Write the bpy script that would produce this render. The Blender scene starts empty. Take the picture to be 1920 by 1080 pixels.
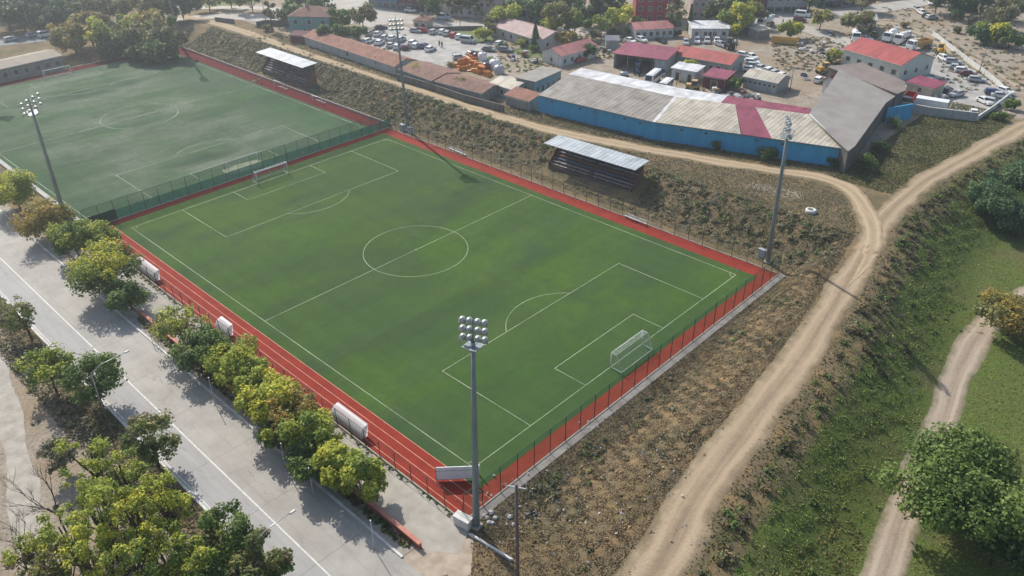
import bpy, math, random
import numpy as np
from mathutils import Vector, Matrix
PI = math.pi
S = bpy.context.scene
COL = S.collection

# ------------------------------------------------------------------ camera
F_PX = 1488.7149905155609
CAM = np.array([96.63567137, -76.43632069, 67.65913247])
CR = np.array([0.72591756, 0.68770385, -0.01034917])
CU = np.array([-0.35631882, 0.38890369, 0.84958273])
CF = np.array([-0.58828614, 0.61303942, -0.52735385])
cam = bpy.data.cameras.new('camera')
cam.sensor_width = 36.0
cam.lens = F_PX * 36.0 / 1920.0
cam.clip_start = 1.0
cam.clip_end = 4000.0
co = bpy.data.objects.new('camera', cam)
COL.objects.link(co)
M = Matrix(((CR[0], CU[0], -CF[0], CAM[0]), (CR[1], CU[1], -CF[1], CAM[1]), (CR[2], CU[2], -CF[2], CAM[2]), (0, 0, 0, 1)))
co.matrix_world = M
S.camera = co

# ------------------------------------------------------------------ terrain
def ss(v, a, b):
    t = np.clip((v - a) / (b - a), 0, 1)
    return t * t * (3 - 2 * t)

TRACK = np.array([(76, -95), (73, -60), (70.5, -30.7), (68.3, -19.0), (67.0, -5.1), (65.6, 11.0), (63.0, 28.1), (59.7, 46.9), (57.3, 59.9),
                  (57.0, 70), (57.1, 82.0), (59.6, 102.3), (62.4, 125.8), (68, 165), (78, 230), (95, 400)], float)
FORK = np.array([(62.6, 33), (61.6, 41), (60.2, 47.5), (57.2, 54.8), (53.0, 61.4), (50.0, 65.2), (46.8, 67.6), (40.5, 68.4), (32.0, 65.3), (17.5, 60.8), (0.3, 56.2), (-19.4, 52.4), (-54.5, 51.2), (-101.4, 51.6),
                 (-140, 53.3), (-165.2, 53.5), (-186.0, 53.0), (-215, 58)], float)
FIELDTRACK = np.array([(92, -60), (88.5, -25), (86.6, -9.8), (84.6, 2.3), (82.9, 17.1), (80.6, 31.8), (79.9, 47.3), (82.5, 61.4), (88, 80), (98, 105), (112, 140)], float)

def seg_dist(x, y, P, signed=False):
    x = np.asarray(x, float); y = np.asarray(y, float)
    best = np.full(x.shape, 1e9); sg = np.zeros(x.shape)
    for (ax, ay), (bx, by) in zip(P[:-1], P[1:]):
        dx, dy = bx - ax, by - ay
        t = np.clip(((x - ax) * dx + (y - ay) * dy) / (dx * dx + dy * dy), 0, 1)
        d = np.hypot(x - ax - t * dx, y - ay - t * dy)
        s = np.where(dx * (y - ay) - dy * (x - ax) < 0, 1.0, -1.0)
        m = d < best
        best = np.where(m, d, best); sg = np.where(m, s, sg)
    return best * sg if signed else best

def H(x, y):
    x = np.asarray(x, float); y = np.asarray(y, float)
    far = 3.5 * ss(y, 40.0, 49.5) * (1 - 0.8 * ss(-x, 165, 215))
    d = seg_dist(x, y, TRACK, True)
    zt = 3.5 * ss(y, -58, 12)
    r = zt * ss(d, -13.5, -4) * ss(x, 51.5, 56)
    base = np.maximum(far, r)
    w = ss(d, 2.9, 17.5)
    h = base * (1 - w) - 2.0 * w
    scr = np.clip(ss(y, 40, 43) * (1 - ss(y, 47.5, 49.5)) + ss(x, 52, 56) * (1 - ss(d, -4.5, -3)) * ss(y, -40, -30) * (1 - ss(y, 44, 50)) + ss(d, 3.5, 5) * (1 - ss(d, 13, 17)), 0, 1)
    b = 0.16 * np.sin(x * 1.1 + 1.7 * np.sin(y * 0.7)) * np.sin(y * 0.9 + 1.3 * np.sin(x * 0.53)) + 0.12 * np.sin(x * 2.3 + y * 1.1) * np.sin(y * 1.9 - x * 0.8)
    return (h + b * scr) * (ss(y, -45, -30) * ss(x, 51, 56) + 1 - ss(x, 51, 56))

def G(px, py, dz=0.0, zfix=None):
    """ground point (plus dz) that the photograph shows at pixel px,py"""
    d = CF + ((px - 960) / F_PX) * CR - ((py - 540) / F_PX) * CU
    z = 0.0 if zfix is None else zfix
    for i in range(1 if zfix is not None else 24):
        t = (z - CAM[2]) / d[2]
        P = CAM + d * t
        if zfix is None:
            z = 0.5 * z + 0.5 * (float(H(P[0], P[1])) + dz)
    return Vector((P[0], P[1], z))

def gz(x, y):
    return float(H(x, y))

# ------------------------------------------------------------------ materials
MATS = {}
def nodes_of(name):
    m = bpy.data.materials.new(name); m.use_nodes = True
    nt = m.node_tree; b = nt.nodes['Principled BSDF']
    return m, nt, b

def N(nt, t, **kw):
    n = nt.nodes.new(t)
    for k, v in kw.items():
        if k.startswith('i_'):
            key = k[2:]
            n.inputs[int(key) if key.isdigit() else key.replace('_', ' ')].default_value = v
        else:
            setattr(n, k, v)
    return n

def rgb(c):
    return (c[0], c[1], c[2], 1.0)

def noise(nt, vec, scale, detail=4, rough=0.55, dist=0.0):
    n = N(nt, 'ShaderNodeTexNoise')
    n.inputs['Scale'].default_value = scale; n.inputs['Detail'].default_value = detail
    n.inputs['Roughness'].default_value = rough; n.inputs['Distortion'].default_value = dist
    if vec is not None: nt.links.new(vec, n.inputs['Vector'])
    return n.outputs['Fac']

def ramp(nt, fac, a, b):
    n = N(nt, 'ShaderNodeMapRange'); n.inputs[1].default_value = a; n.inputs[2].default_value = b
    nt.links.new(fac, n.inputs[0]); return n.outputs[0]

def mixc(nt, fac, a, b):
    n = N(nt, 'ShaderNodeMix', data_type='RGBA')
    if isinstance(fac, float): n.inputs[0].default_value = fac
    else: nt.links.new(fac, n.inputs[0])
    for idx, v in ((6, a), (7, b)):
        if isinstance(v, tuple): n.inputs[idx].default_value = rgb(v)
        else: nt.links.new(v, n.inputs[idx])
    return n.outputs[2]

def math_(nt, op, a, b=None):
    n = N(nt, 'ShaderNodeMath', operation=op)
    for i, v in ((0, a), (1, b)):
        if v is None: continue
        if isinstance(v, (int, float)): n.inputs[i].default_value = v
        else: nt.links.new(v, n.inputs[i])
    return n.outputs[0]

def pos(nt, sx=1, sy=1, sz=1, obj=False, rot=0.0):
    if obj:
        o = N(nt, 'ShaderNodeTexCoord').outputs['Object']
    else:
        o = N(nt, 'ShaderNodeNewGeometry').outputs['Position']
    if (sx, sy, sz) == (1, 1, 1) and not rot: return o
    m = N(nt, 'ShaderNodeMapping'); m.inputs['Scale'].default_value = (sx, sy, sz); m.inputs['Rotation'].default_value = (0, 0, rot)
    nt.links.new(o, m.inputs['Vector']); return m.outputs['Vector']

def mat(name, c, c2=None, scale=2.0, rough=0.8, lo=0.35, hi=0.65, spec=0.3, metal=0.0, bump=0.0, obj=False, st=(1, 1, 1)):
    """a plain paint or stone with two-tone noise wear"""
    if name in MATS: return MATS[name]
    m, nt, b = nodes_of(name)
    c2 = c2 or tuple(v * 0.8 for v in c)
    p = pos(nt, *st, obj=obj)
    f = noise(nt, p, scale, 5)
    nt.links.new(mixc(nt, ramp(nt, f, lo, hi), c, c2), b.inputs['Base Color'])
    b.inputs['Roughness'].default_value = rough; b.inputs['Metallic'].default_value = metal
    b.inputs['Specular IOR Level'].default_value = spec
    if bump:
        bn = N(nt, 'ShaderNodeBump'); bn.inputs['Strength'].default_value = bump
        nt.links.new(noise(nt, p, scale * 6, 4), bn.inputs['Height']); nt.links.new(bn.outputs[0], b.inputs['Normal'])
    MATS[name] = m; return m

def roofmat(name, c, c2, pitch=0.9, axis=0, rough=0.6, tile=False, spec=0.3):
    """corrugated or tiled sheet: ribs run along the object's own axis, stained in long streaks"""
    if name in MATS: return MATS[name]
    m, nt, b = nodes_of(name)
    tc = N(nt, 'ShaderNodeTexCoord').outputs['Object']
    sep = N(nt, 'ShaderNodeSeparateXYZ'); nt.links.new(tc, sep.inputs[0])
    x = sep.outputs[axis]; y = sep.outputs[1 - axis]
    w = math_(nt, 'SINE', math_(nt, 'MULTIPLY', x, 2 * PI / pitch))
    mp = N(nt, 'ShaderNodeMapping'); nt.links.new(tc, mp.inputs['Vector'])
    mp.inputs['Scale'].default_value = (1.2, 0.25, 0.25) if axis == 0 else (0.25, 1.2, 0.25)
    f = noise(nt, mp.outputs[0], 1.2, 6)
    f2 = noise(nt, tc, 0.35, 4)
    col = mixc(nt, ramp(nt, f, 0.3, 0.72), c, c2)
    col = mixc(nt, ramp(nt, f2, 0.45, 0.75), col, tuple(v * 0.72 for v in c2))
    # sheet joints across and a slightly different tone per sheet
    sheet = N(nt, 'ShaderNodeTexWhiteNoise', noise_dimensions='2D')
    cmb = N(nt, 'ShaderNodeCombineXYZ')
    nt.links.new(math_(nt, 'FLOOR', math_(nt, 'DIVIDE', x, 1.05 if not tile else 0.3)), cmb.inputs[0])
    nt.links.new(math_(nt, 'FLOOR', math_(nt, 'DIVIDE', y, 3.1 if not tile else 0.35)), cmb.inputs[1])
    nt.links.new(cmb.outputs[0], sheet.inputs['Vector'])
    hsv = N(nt, 'ShaderNodeHueSaturation'); nt.links.new(col, hsv.inputs['Color'])
    nt.links.new(math_(nt, 'ADD', math_(nt, 'MULTIPLY', sheet.outputs['Value'], 0.3 if not tile else 0.5), 0.84 if not tile else 0.75), hsv.inputs['Value'])
    nt.links.new(hsv.outputs[0], b.inputs['Base Color'])
    bn = N(nt, 'ShaderNodeBump'); bn.inputs['Strength'].default_value = 0.35; bn.inputs['Distance'].default_value = 0.05
    nt.links.new(w, bn.inputs['Height']); nt.links.new(bn.outputs[0], b.inputs['Normal'])
    b.inputs['Roughness'].default_value = rough; b.inputs['Specular IOR Level'].default_value = spec
    MATS[name] = m; return m

def leafmat(name, trans=0.35):
    if name in MATS: return MATS[name]
    m, nt, b = nodes_of(name)
    a = N(nt, 'ShaderNodeAttribute', attribute_name='tint')
    nt.links.new(a.outputs['Color'], b.inputs['Base Color'])
    b.inputs['Roughness'].default_value = 0.6; b.inputs['Specular IOR Level'].default_value = 0.25
    t = N(nt, 'ShaderNodeBsdfTranslucent'); nt.links.new(a.outputs['Color'], t.inputs['Color'])
    mx = N(nt, 'ShaderNodeMixShader'); mx.inputs[0].default_value = trans
    nt.links.new(b.outputs[0], mx.inputs[1]); nt.links.new(t.outputs[0], mx.inputs[2])
    nt.links.new(mx.outputs[0], nt.nodes['Material Output'].inputs['Surface'])
    MATS[name] = m; return m

def netmat(name, c, cover=0.25, cell=0.12):
    """woven netting: threads on a fine grid, open between them"""
    if name in MATS: return MATS[name]
    m, nt, b = nodes_of(name)
    uv = N(nt, 'ShaderNodeUVMap').outputs[0]
    sep = N(nt, 'ShaderNodeSeparateXYZ'); nt.links.new(uv, sep.inputs[0])
    k = 1 - math.sqrt(1 - cover)
    fa = math_(nt, 'LESS_THAN', math_(nt, 'FRACT', math_(nt, 'DIVIDE', sep.outputs[0], cell)), k)
    fb = math_(nt, 'LESS_THAN', math_(nt, 'FRACT', math_(nt, 'DIVIDE', sep.outputs[1], cell)), k)
    f = math_(nt, 'MAXIMUM', fa, fb)
    b.inputs['Base Color'].default_value = rgb(c); b.inputs['Roughness'].default_value = 0.7
    tr = N(nt, 'ShaderNodeBsdfTransparent'); mx = N(nt, 'ShaderNodeMixShader')
    nt.links.new(f, mx.inputs[0]); nt.links.new(tr.outputs[0], mx.inputs[1]); nt.links.new(b.outputs[0], mx.inputs[2])
    nt.links.new(mx.outputs[0], nt.nodes['Material Output'].inputs['Surface'])
    MATS[name] = m; return m

# ------------------------------------------------------------------ mesh builder
class MB:
    def __init__(s): s.v = []; s.f = []; s.m = []; s.sm = []; s.uv = {}
    def face(s, pts, mi=0, smooth=False, uv=None):
        i = len(s.v); s.v += [tuple(p) for p in pts]; 
        if uv: s.uv[len(s.f)] = uv
        s.f.append(tuple(range(i, i + len(pts)))); s.m.append(mi); s.sm.append(smooth)
    def box(s, x0, x1, y0, y1, z0, z1, mi=0, top=None):
        t = top or 0
        a = [(x0, y0, z0), (x1, y0, z0), (x1, y1, z0), (x0, y1, z0), (x0 + t, y0 + t, z1), (x1 - t, y0 + t, z1), (x1 - t, y1 - t, z1), (x0 + t, y1 - t, z1)]
        i = len(s.v); s.v += a
        for f in ((3, 2, 1, 0), (4, 5, 6, 7), (0, 1, 5, 4), (1, 2, 6, 5), (2, 3, 7, 6), (3, 0, 4, 7)):
            s.f.append(tuple(i + k for k in f)); s.m.append(mi); s.sm.append(False)
    def prism(s, poly, z0, z1, mi=0):
        """poly ccw; z1 number or list of heights"""
        n = len(poly); i = len(s.v)
        zz0 = z0 if isinstance(z0, (list, tuple)) else [z0] * n
        zz1 = z1 if isinstance(z1, (list, tuple)) else [z1] * n
        s.v += [(p[0], p[1], zz0[k]) for k, p in enumerate(poly)] + [(p[0], p[1], zz1[k]) for k, p in enumerate(poly)]
        s.f.append(tuple(i + k for k in reversed(range(n)))); s.f.append(tuple(i + n + k for k in range(n)))
        s.m += [mi, mi]; s.sm += [False, False]
        for k in range(n):
            q = (k + 1) % n; s.f.append((i + k, i + q, i + n + q, i + n + k)); s.m.append(mi); s.sm.append(False)
    def extr(s, prof, y0, y1, mi=0, taper=None):
        """side profile (x,z) extruded across y; taper(z)->inset"""
        n = len(prof); i = len(s.v); tp = taper or (lambda z: 0)
        s.v += [(p[0], y0 + tp(p[1]), p[1]) for p in prof] + [(p[0], y1 - tp(p[1]), p[1]) for p in prof]
        s.f.append(tuple(i + k for k in range(n))); s.f.append(tuple(i + n + k for k in reversed(range(n))))
        s.m += [mi, mi]; s.sm += [False, False]
        for k in range(n):
            q = (k + 1) % n; s.f.append((i + q, i + k, i + n + k, i + n + q)); s.m.append(mi); s.sm.append(False)
    def tube(s, pts, radii, n=8, mi=0, cap=True):
        pts = [Vector(p) for p in pts]; rings = []
        for k, p in enumerate(pts):
            d = (pts[min(k + 1, len(pts) - 1)] - pts[max(k - 1, 0)]).normalized()
            a = d.cross(Vector((0, 0, 1)))
            if a.length < 1e-3: a = Vector((1, 0, 0))
            a.normalize(); b = d.cross(a)
            r = radii[k] if isinstance(radii, (list, tuple)) else radii
            i = len(s.v)
            s.v += [tuple(p + a * (r * math.cos(2 * PI * j / n)) + b * (r * math.sin(2 * PI * j / n))) for j in range(n)]
            rings.append(i)
        for i, k in zip(rings[:-1], rings[1:]):
            for j in range(n):
                q = (j + 1) % n; s.f.append((i + j, i + q, k + q, k + j)); s.m.append(mi); s.sm.append(n > 5)
        if cap:
            s.f.append(tuple(rings[-1] + j for j in range(n))); s.m.append(mi); s.sm.append(False)
            s.f.append(tuple(rings[0] + j for j in reversed(range(n)))); s.m.append(mi); s.sm.append(False)
    def bar(s, a, b, r=0.04, n=5, mi=0): s.tube([a, b], r, n, mi)
    def wheel(s, x, y, z, r, w, mi=0, mi2=1, n=12):
        """wheel with its axle along y"""
        for rr, ww, m in ((r, w, mi), (r * 0.58, w + 0.03, mi2)):
            s.tube([(x, y - ww / 2, z), (x, y + ww / 2, z)], rr, n, m)
    def lathe(s, c, prof, n=12, mi=0, axis='z', smooth=True):
        i = len(s.v)
        for r, h in prof:
            for j in range(n):
                a = 2 * PI * j / n; u, w = r * math.cos(a), r * math.sin(a)
                s.v.append((c[0] + u, c[1] + w, c[2] + h) if axis == 'z' else ((c[0] + h, c[1] + u, c[2] + w) if axis == 'x' else (c[0] + u, c[1] + h, c[2] + w)))
        for k in range(len(prof) - 1):
            for j in range(n):
                q = (j + 1) % n; s.f.append((i + k * n + j, i + k * n + q, i + (k + 1) * n + q, i + (k + 1) * n + j)); s.m.append(mi); s.sm.append(smooth)
    def build(s, name, mats, parent=None, kind=None, bevel=0):
        me = bpy.data.meshes.new(name); me.from_pydata(s.v, [], s.f)
        for m in (mats if isinstance(mats, (list, tuple)) else [mats]): me.materials.append(m)
        me.polygons.foreach_set('material_index', s.m); me.polygons.foreach_set('use_smooth', s.sm)
        if s.uv:
            u = me.uv_layers.new(name='UVMap')
            for p in me.polygons:
                if p.index in s.uv:
                    for li, t in zip(p.loop_indices, s.uv[p.index]): u.data[li].uv = t
        me.update()
        o = bpy.data.objects.new(name, me); COL.objects.link(o)
        if parent is not None: o.parent = parent
        if kind: o['kind'] = kind
        if bevel:
            md = o.modifiers.new('bevel', 'BEVEL'); md.width = bevel; md.segments = 2; md.limit_method = 'ANGLE'
        return o

def tag(o, label, cat, group=None):
    o['label'] = label; o['category'] = cat
    if group: o['group'] = group
    return o

def thing(name, label, cat, loc=(0, 0, 0), rz=0.0, group=None):
    o = bpy.data.objects.new(name, None); COL.objects.link(o)
    o.empty_display_size = 0.3
    o.location = loc; o.rotation_euler = (0, 0, rz)
    return tag(o, label, cat, group)

def dup(root, loc, rz, label, group=None, paint=None):
    r = root.copy(); COL.objects.link(r); r.location = loc; r.rotation_euler = (0, 0, rz); r['label'] = label
    if group: r['group'] = group
    for ch in list(root.children):
        c = ch.copy(); COL.objects.link(c); c.parent = r
        if paint is not None and ch.name.split('.')[0] == 'body':
            c.material_slots[0].link = 'OBJECT'; c.material_slots[0].material = paint
        for g in ch.children:
            d = g.copy(); COL.objects.link(d); d.parent = c
    return r

def sheet(name, poly, z, m, cells=None):
    """flat ground sheet following the terrain"""
    b = MB(); b.face([(x, y, gz(x, y) + z) for x, y in poly]); return b.build(name, m, kind='structure')

def catmull(P, step):
    P = np.asarray(P, float); out = []
    for i in range(len(P) - 1):
        p0 = P[max(i - 1, 0)]; p1 = P[i]; p2 = P[i + 1]; p3 = P[min(i + 2, len(P) - 1)]
        n = max(2, int(np.linalg.norm(p2 - p1) / step))
        for t in np.linspace(0, 1, n, endpoint=False):
            out.append(0.5 * (2 * p1 + (p2 - p0) * t + (2 * p0 - 5 * p1 + 4 * p2 - p3) * t * t + (3 * p1 - p0 - 3 * p2 + p3) * t ** 3))
    out.append(P[-1]); return np.array(out)

def strip(name, P, width, m, lift=0.05, drop=0.0, step=1.2, jit=0.0, nl=9, seed=0, kind='structure', smooth=True, taper=0):
    """a road draped over the terrain"""
    C = catmull(P, step) if smooth else np.asarray(P, float)
    T = np.gradient(C, axis=0); T /= np.linalg.norm(T, axis=1)[:, None]
    Nn = np.stack([T[:, 1], -T[:, 0]], 1)
    rs = np.random.RandomState(seed)
    L = np.concatenate([[0], np.cumsum(np.linalg.norm(np.diff(C, axis=0), axis=1))])
    w = np.interp(L / L[-1], np.linspace(0, 1, len(width)), width) if isinstance(width, (list, tuple)) else np.full(len(C), width)
    if taper: w = w * np.clip(.12 + L / taper, 0, 1)
    jl = np.convolve(rs.randn(len(C) + 4), [.2] * 5, 'valid') * jit; jr = np.convolve(rs.randn(len(C) + 4), [.2] * 5, 'valid') * jit
    s = np.linspace(-1, 1, nl)
    V = []; UV = []
    for k in range(len(C)):
        for q in s:
            hw = w[k] / 2 + (jl[k] if q < 0 else jr[k])
            V.append(C[k] + Nn[k] * hw * q); UV.append(((q + 1) / 2, L[k]))
    V = np.array(V); z = H(V[:, 0], V[:, 1]) + lift - drop * (np.tile(np.abs(s) > 0.99, len(C)))
    verts = [(a, b, c) for (a, b), c in zip(V, z)]
    faces = [(k * nl + j, k * nl + j + 1, (k + 1) * nl + j + 1, (k + 1) * nl + j) for k in range(len(C) - 1) for j in range(nl - 1)]
    me = bpy.data.meshes.new(name); me.from_pydata(verts, [], faces); me.materials.append(m)
    u = me.uv_layers.new(name='UVMap'); li = np.zeros(len(me.loops), int); me.loops.foreach_get('vertex_index', li)
    u.data.foreach_set('uv', np.array(UV)[li].ravel())
    me.polygons.foreach_set('use_smooth', [True] * len(faces)); me.update()
    if me.polygons[0].normal.z < 0: me.flip_normals()
    o = bpy.data.objects.new(name, me); COL.objects.link(o); o['kind'] = kind
    return o

# ------------------------------------------------------------------ foliage
def leaf_quads(rs, cen, nrm, size):
    """one small folded leaf-cluster face per centre"""
    n = len(cen)
    a = np.cross(nrm, rs.randn(n, 3)); a /= np.linalg.norm(a, axis=1)[:, None] + 1e-9
    b = np.cross(nrm, a)
    sa = (size * (0.6 + 0.8 * rs.rand(n)))[:, None]; sb = sa * (0.45 + 0.4 * rs.rand(n))[:, None]
    bend = nrm * sa * 0.35
    V = np.stack([cen - a * sa - bend, cen + b * sb, cen + a * sa - bend, cen - b * sb], 1)
    return V

def leaf_mesh(name, V, tint, m, parent=None):
    n = len(V); me = bpy.data.meshes.new(name)
    me.vertices.add(n * 4); me.vertices.foreach_set('co', V.reshape(-1))
    me.loops.add(n * 4); me.loops.foreach_set('vertex_index', np.arange(n * 4))
    me.polygons.add(n); me.polygons.foreach_set('loop_start', np.arange(n) * 4)
    try: me.polygons.foreach_set('loop_total', np.full(n, 4))
    except Exception: pass
    me.materials.append(m)
    at = me.attributes.new('tint', 'FLOAT_COLOR', 'POINT')
    c = np.ones((n, 4)); c[:, :3] = tint
    at.data.foreach_set('color', np.repeat(c, 4, axis=0).ravel())
    me.update(); me.validate()
    o = bpy.data.objects.new(name, me); COL.objects.link(o)
    if parent is not None: o.parent = parent
    return o

PAL = {
    'yellow': [(.62, .58, .075), (.55, .55, .08), (.46, .49, .075), (.32, .38, .065)],
    'lime': [(.42, .46, .075), (.48, .50, .08), (.32, .39, .07), (.22, .30, .06)],
    'green': [(.13, .21, .05), (.17, .25, .06), (.10, .16, .045), (.20, .27, .07)],
    'dark': [(0.052, 0.096, 0.035), (0.070, 0.123, 0.044), (0.088, 0.140, 0.044)],
    'orange': [(.42, .30, .07), (.34, .28, .075), (.26, .25, .07), (.46, .36, .08)],
    'olive': [(.27, .27, .10), (.32, .31, .13), (.20, .22, .08), (.23, .18, .10)],
    'grey': [(0.210, 0.210, 0.140), (0.158, 0.175, 0.105), (0.263, 0.245, 0.175)],
    'bluegreen': [(.10, .19, .085), (.13, .22, .09), (.08, .15, .065), (.17, .25, .10)],
}
BARK = mat('bark', (.10, .075, .055), (.055, .042, .032), 6, .9, bump=.4)
LEAF = leafmat('leaf')

def tree(name, label, base, h, r, pal, n=2500, leaf=.2, seed=1, nb=16, asp=.85, ctop=None, lean=(0, 0), thin=.5, trunk_r=None, group=None, cat='tree', cb=.35, pal_top=None, multi=1, bs=(.2, .40)):
    """tapered trunk and limbs carrying leaf clumps; h total height, r crown radius"""
    rs = np.random.RandomState(seed); rnd = random.Random(seed)
    root = thing(name, label, cat, base, 0, group)
    z0 = h * cb; zc = (h + z0) / 2; rv = (h - z0) / 2
    blobs = []
    for i in range(nb):
        while True:
            p = rs.uniform(-1, 1, 3)
            q = np.linalg.norm(p)
            if .25 < q < 1.12: break
        br = r * rs.uniform(*bs)
        k = np.array([p[0] * (r - br * .8), p[1] * (r - br * .8), p[2] * max(rv - br * .7, .1) + zc])
        k[0] += lean[0]; k[1] += lean[1]
        blobs.append((k, br))
    # wood
    b = MB(); tr = trunk_r or max(.09, h * .022)
    tops = []
    for m_ in range(multi):
        ox, oy = (0, 0) if multi == 1 else (rnd.uniform(-.5, .5), rnd.uniform(-.5, .5))
        tip = Vector((lean[0] * .8 + ox * 3, lean[1] * .8 + oy * 3, zc + rv * .45))
        mid = Vector((lean[0] * .25 + rnd.uniform(-.2, .2) + ox, lean[1] * .25 + rnd.uniform(-.2, .2) + oy, z0 * .9))
        b.tube([(ox * .4, oy * .4, -.3), mid, tip], [tr * 1.3, tr, tr * .3], 7); tops.append((mid, tip))
    for k, br in blobs[:max(10, nb // 2)]:
        mid, tip = tops[rnd.randrange(len(tops))]
        s = mid.lerp(tip, rnd.uniform(.0, .6)); e = Vector(k)
        c = s.lerp(e, .5) + Vector((0, 0, -.06 * (e - s).length))
        b.tube([s, c, e], [tr * .5, tr * .3, tr * .12], 5)
    b.build('trunk', BARK, root)
    if n:
        w = np.array([q[1] ** 2 for q in blobs]); w /= w.sum()
        idx = rs.choice(nb, n, p=w)
        C = np.array([q[0] for q in blobs])[idx]; R = np.array([q[1] for q in blobs])[idx]
        d = rs.randn(n, 3); d /= np.linalg.norm(d, axis=1)[:, None]
        rad = R * (1 - thin * rs.rand(n) ** 1.5)
        wob = 1 + .25 * np.sin(d[:, 0] * 5 + idx) * np.sin(d[:, 1] * 6 + idx * 2)
        P = C + d * (rad * wob)[:, None] * np.array([1, 1, asp])
        nr = d * .7 + rs.randn(n, 3) * .5 + np.array([0, 0, .5]); nr /= np.linalg.norm(nr, axis=1)[:, None]
        pc = np.array(PAL[pal]); bt = pc[rs.randint(len(pc), size=nb)]
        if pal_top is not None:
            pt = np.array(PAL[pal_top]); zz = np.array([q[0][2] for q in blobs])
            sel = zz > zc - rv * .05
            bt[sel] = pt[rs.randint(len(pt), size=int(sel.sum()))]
        t = bt[idx] * (0.75 + .5 * rs.rand(n))[:, None]
        mix = rs.rand(n) < .25
        t[mix] = pc[rs.randint(len(pc), size=int(mix.sum()))]
        leaf_mesh('crown', leaf_quads(rs, P, nr, leaf * np.ones(n)), t, LEAF, root)
    return root

def bush(name, label, base, r, pal, n=500, leaf=.22, seed=1, h=None, group=None, cat='bush', sx=1.0, sy=1.0):
    rs = np.random.RandomState(seed); hh = h or r
    root = thing(name, label, cat, base, 0, group)
    nb = 9; bl = []
    for i in range(nb):
        a = rs.uniform(0, 2 * PI); q = rs.rand() ** .6 * .62
        bl.append((np.array([math.cos(a) * q * r * sx, math.sin(a) * q * r * sy, hh * rs.uniform(.3, .72)]), r * rs.uniform(.3, .48)))
    idx = rs.randint(nb, size=n)
    d = rs.randn(n, 3); d /= np.linalg.norm(d, axis=1)[:, None]
    R = np.array([q[1] for q in bl])[idx] * (1 - .55 * rs.rand(n))
    P = np.array([q[0] for q in bl])[idx] + d * R[:, None] * np.array([1, 1, min(1.0, hh / r * .8)])
    P[:, 2] = np.abs(P[:, 2])
    nr = d * .6 + rs.randn(n, 3) * .6 + np.array([0, 0, .4]); nr /= np.linalg.norm(nr, axis=1)[:, None]
    pc = np.array(PAL[pal]); bt = pc[rs.randint(len(pc), size=nb)]
    t = bt[idx] * (.7 + .6 * rs.rand(n))[:, None]
    b = MB()
    for k, br in bl[:5]: b.tube([(k[0] * .2, k[1] * .2, -.2), tuple(k)], [.06, .02], 4)
    b.build('stem', BARK, root)
    leaf_mesh('foliage', leaf_quads(rs, P, nr, leaf * np.ones(n)), t, LEAF, root)
    return root

def scrub(name, xy, size, k, hgt, pal, seed, m=LEAF, leaf=.16, spread=.5, tall=False):
    """low undergrowth nobody could count: tufts of small blades and leaves in one mesh"""
    rs = np.random.RandomState(seed); n = len(xy)
    sz = size * (.6 + .9 * rs.rand(n) ** 2)
    z = H(xy[:, 0], xy[:, 1])
    idx = np.repeat(np.arange(n), k)
    d = rs.randn(n * k, 3); d[:, 2] = np.abs(d[:, 2]); d /= np.linalg.norm(d, axis=1)[:, None]
    rad = sz[idx] * (.25 + .75 * rs.rand(n * k))
    P = np.stack([xy[idx, 0], xy[idx, 1], z[idx]], 1) + d * rad[:, None] * np.array([spread * 2, spread * 2, hgt])
    P[:, 2] += .03
    if tall:
        nr = rs.randn(n * k, 3) * np.array([1, 1, .35]); nr /= np.linalg.norm(nr, axis=1)[:, None]
    else:
        nr = d * .5 + rs.randn(n * k, 3) * .4 + np.array([-.25, .05, .75]); nr /= np.linalg.norm(nr, axis=1)[:, None]
    pc = np.array(pal)
    t = pc[rs.randint(len(pc), size=n)][idx] * (.65 + .7 * rs.rand(n * k))[:, None]
    o = leaf_mesh(name, leaf_quads(rs, P, nr, leaf * (.7 + .6 * sz[idx] / size)), t, m)
    o['kind'] = 'stuff'; return o

def meadow(name, xy, size, pal, seed, freq=.35, up=.75, mixn=.35):
    """matted grass nobody could count: single leaning blades whose colour drifts in broad patches"""
    rs = np.random.RandomState(seed); n = len(xy); x, y = xy[:, 0], xy[:, 1]
    sz = size * (.55 + .9 * rs.rand(n))
    P = np.stack([x, y, H(x, y) + sz * .35], 1)
    nr = rs.randn(n, 3) * np.array([.6, .6, .2]) + np.array([-.1, 0, up]); nr /= np.linalg.norm(nr, axis=1)[:, None]
    f = .5 + .25 * np.sin(x * freq + 2.1 * np.sin(y * freq * .7 + seed)) + .25 * np.sin(y * freq * 1.4 + 1.9 * np.sin(x * freq * .9 + seed * 2)) + .12 * np.sin(x * freq * 3.1 + y * freq * 2.3)
    k = np.clip(f + mixn * rs.randn(n) * .5, 0, .999) * (len(pal) - 1)
    pc = np.array(pal); i = k.astype(int); w = (k - i)[:, None]
    t = (pc[i] * (1 - w) + pc[np.minimum(i + 1, len(pal) - 1)] * w) * (.75 + .5 * rs.rand(n))[:, None]
    o = leaf_mesh(name, leaf_quads(rs, P, nr, sz * .8), t, LEAF); o['kind'] = 'stuff'; return o
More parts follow.
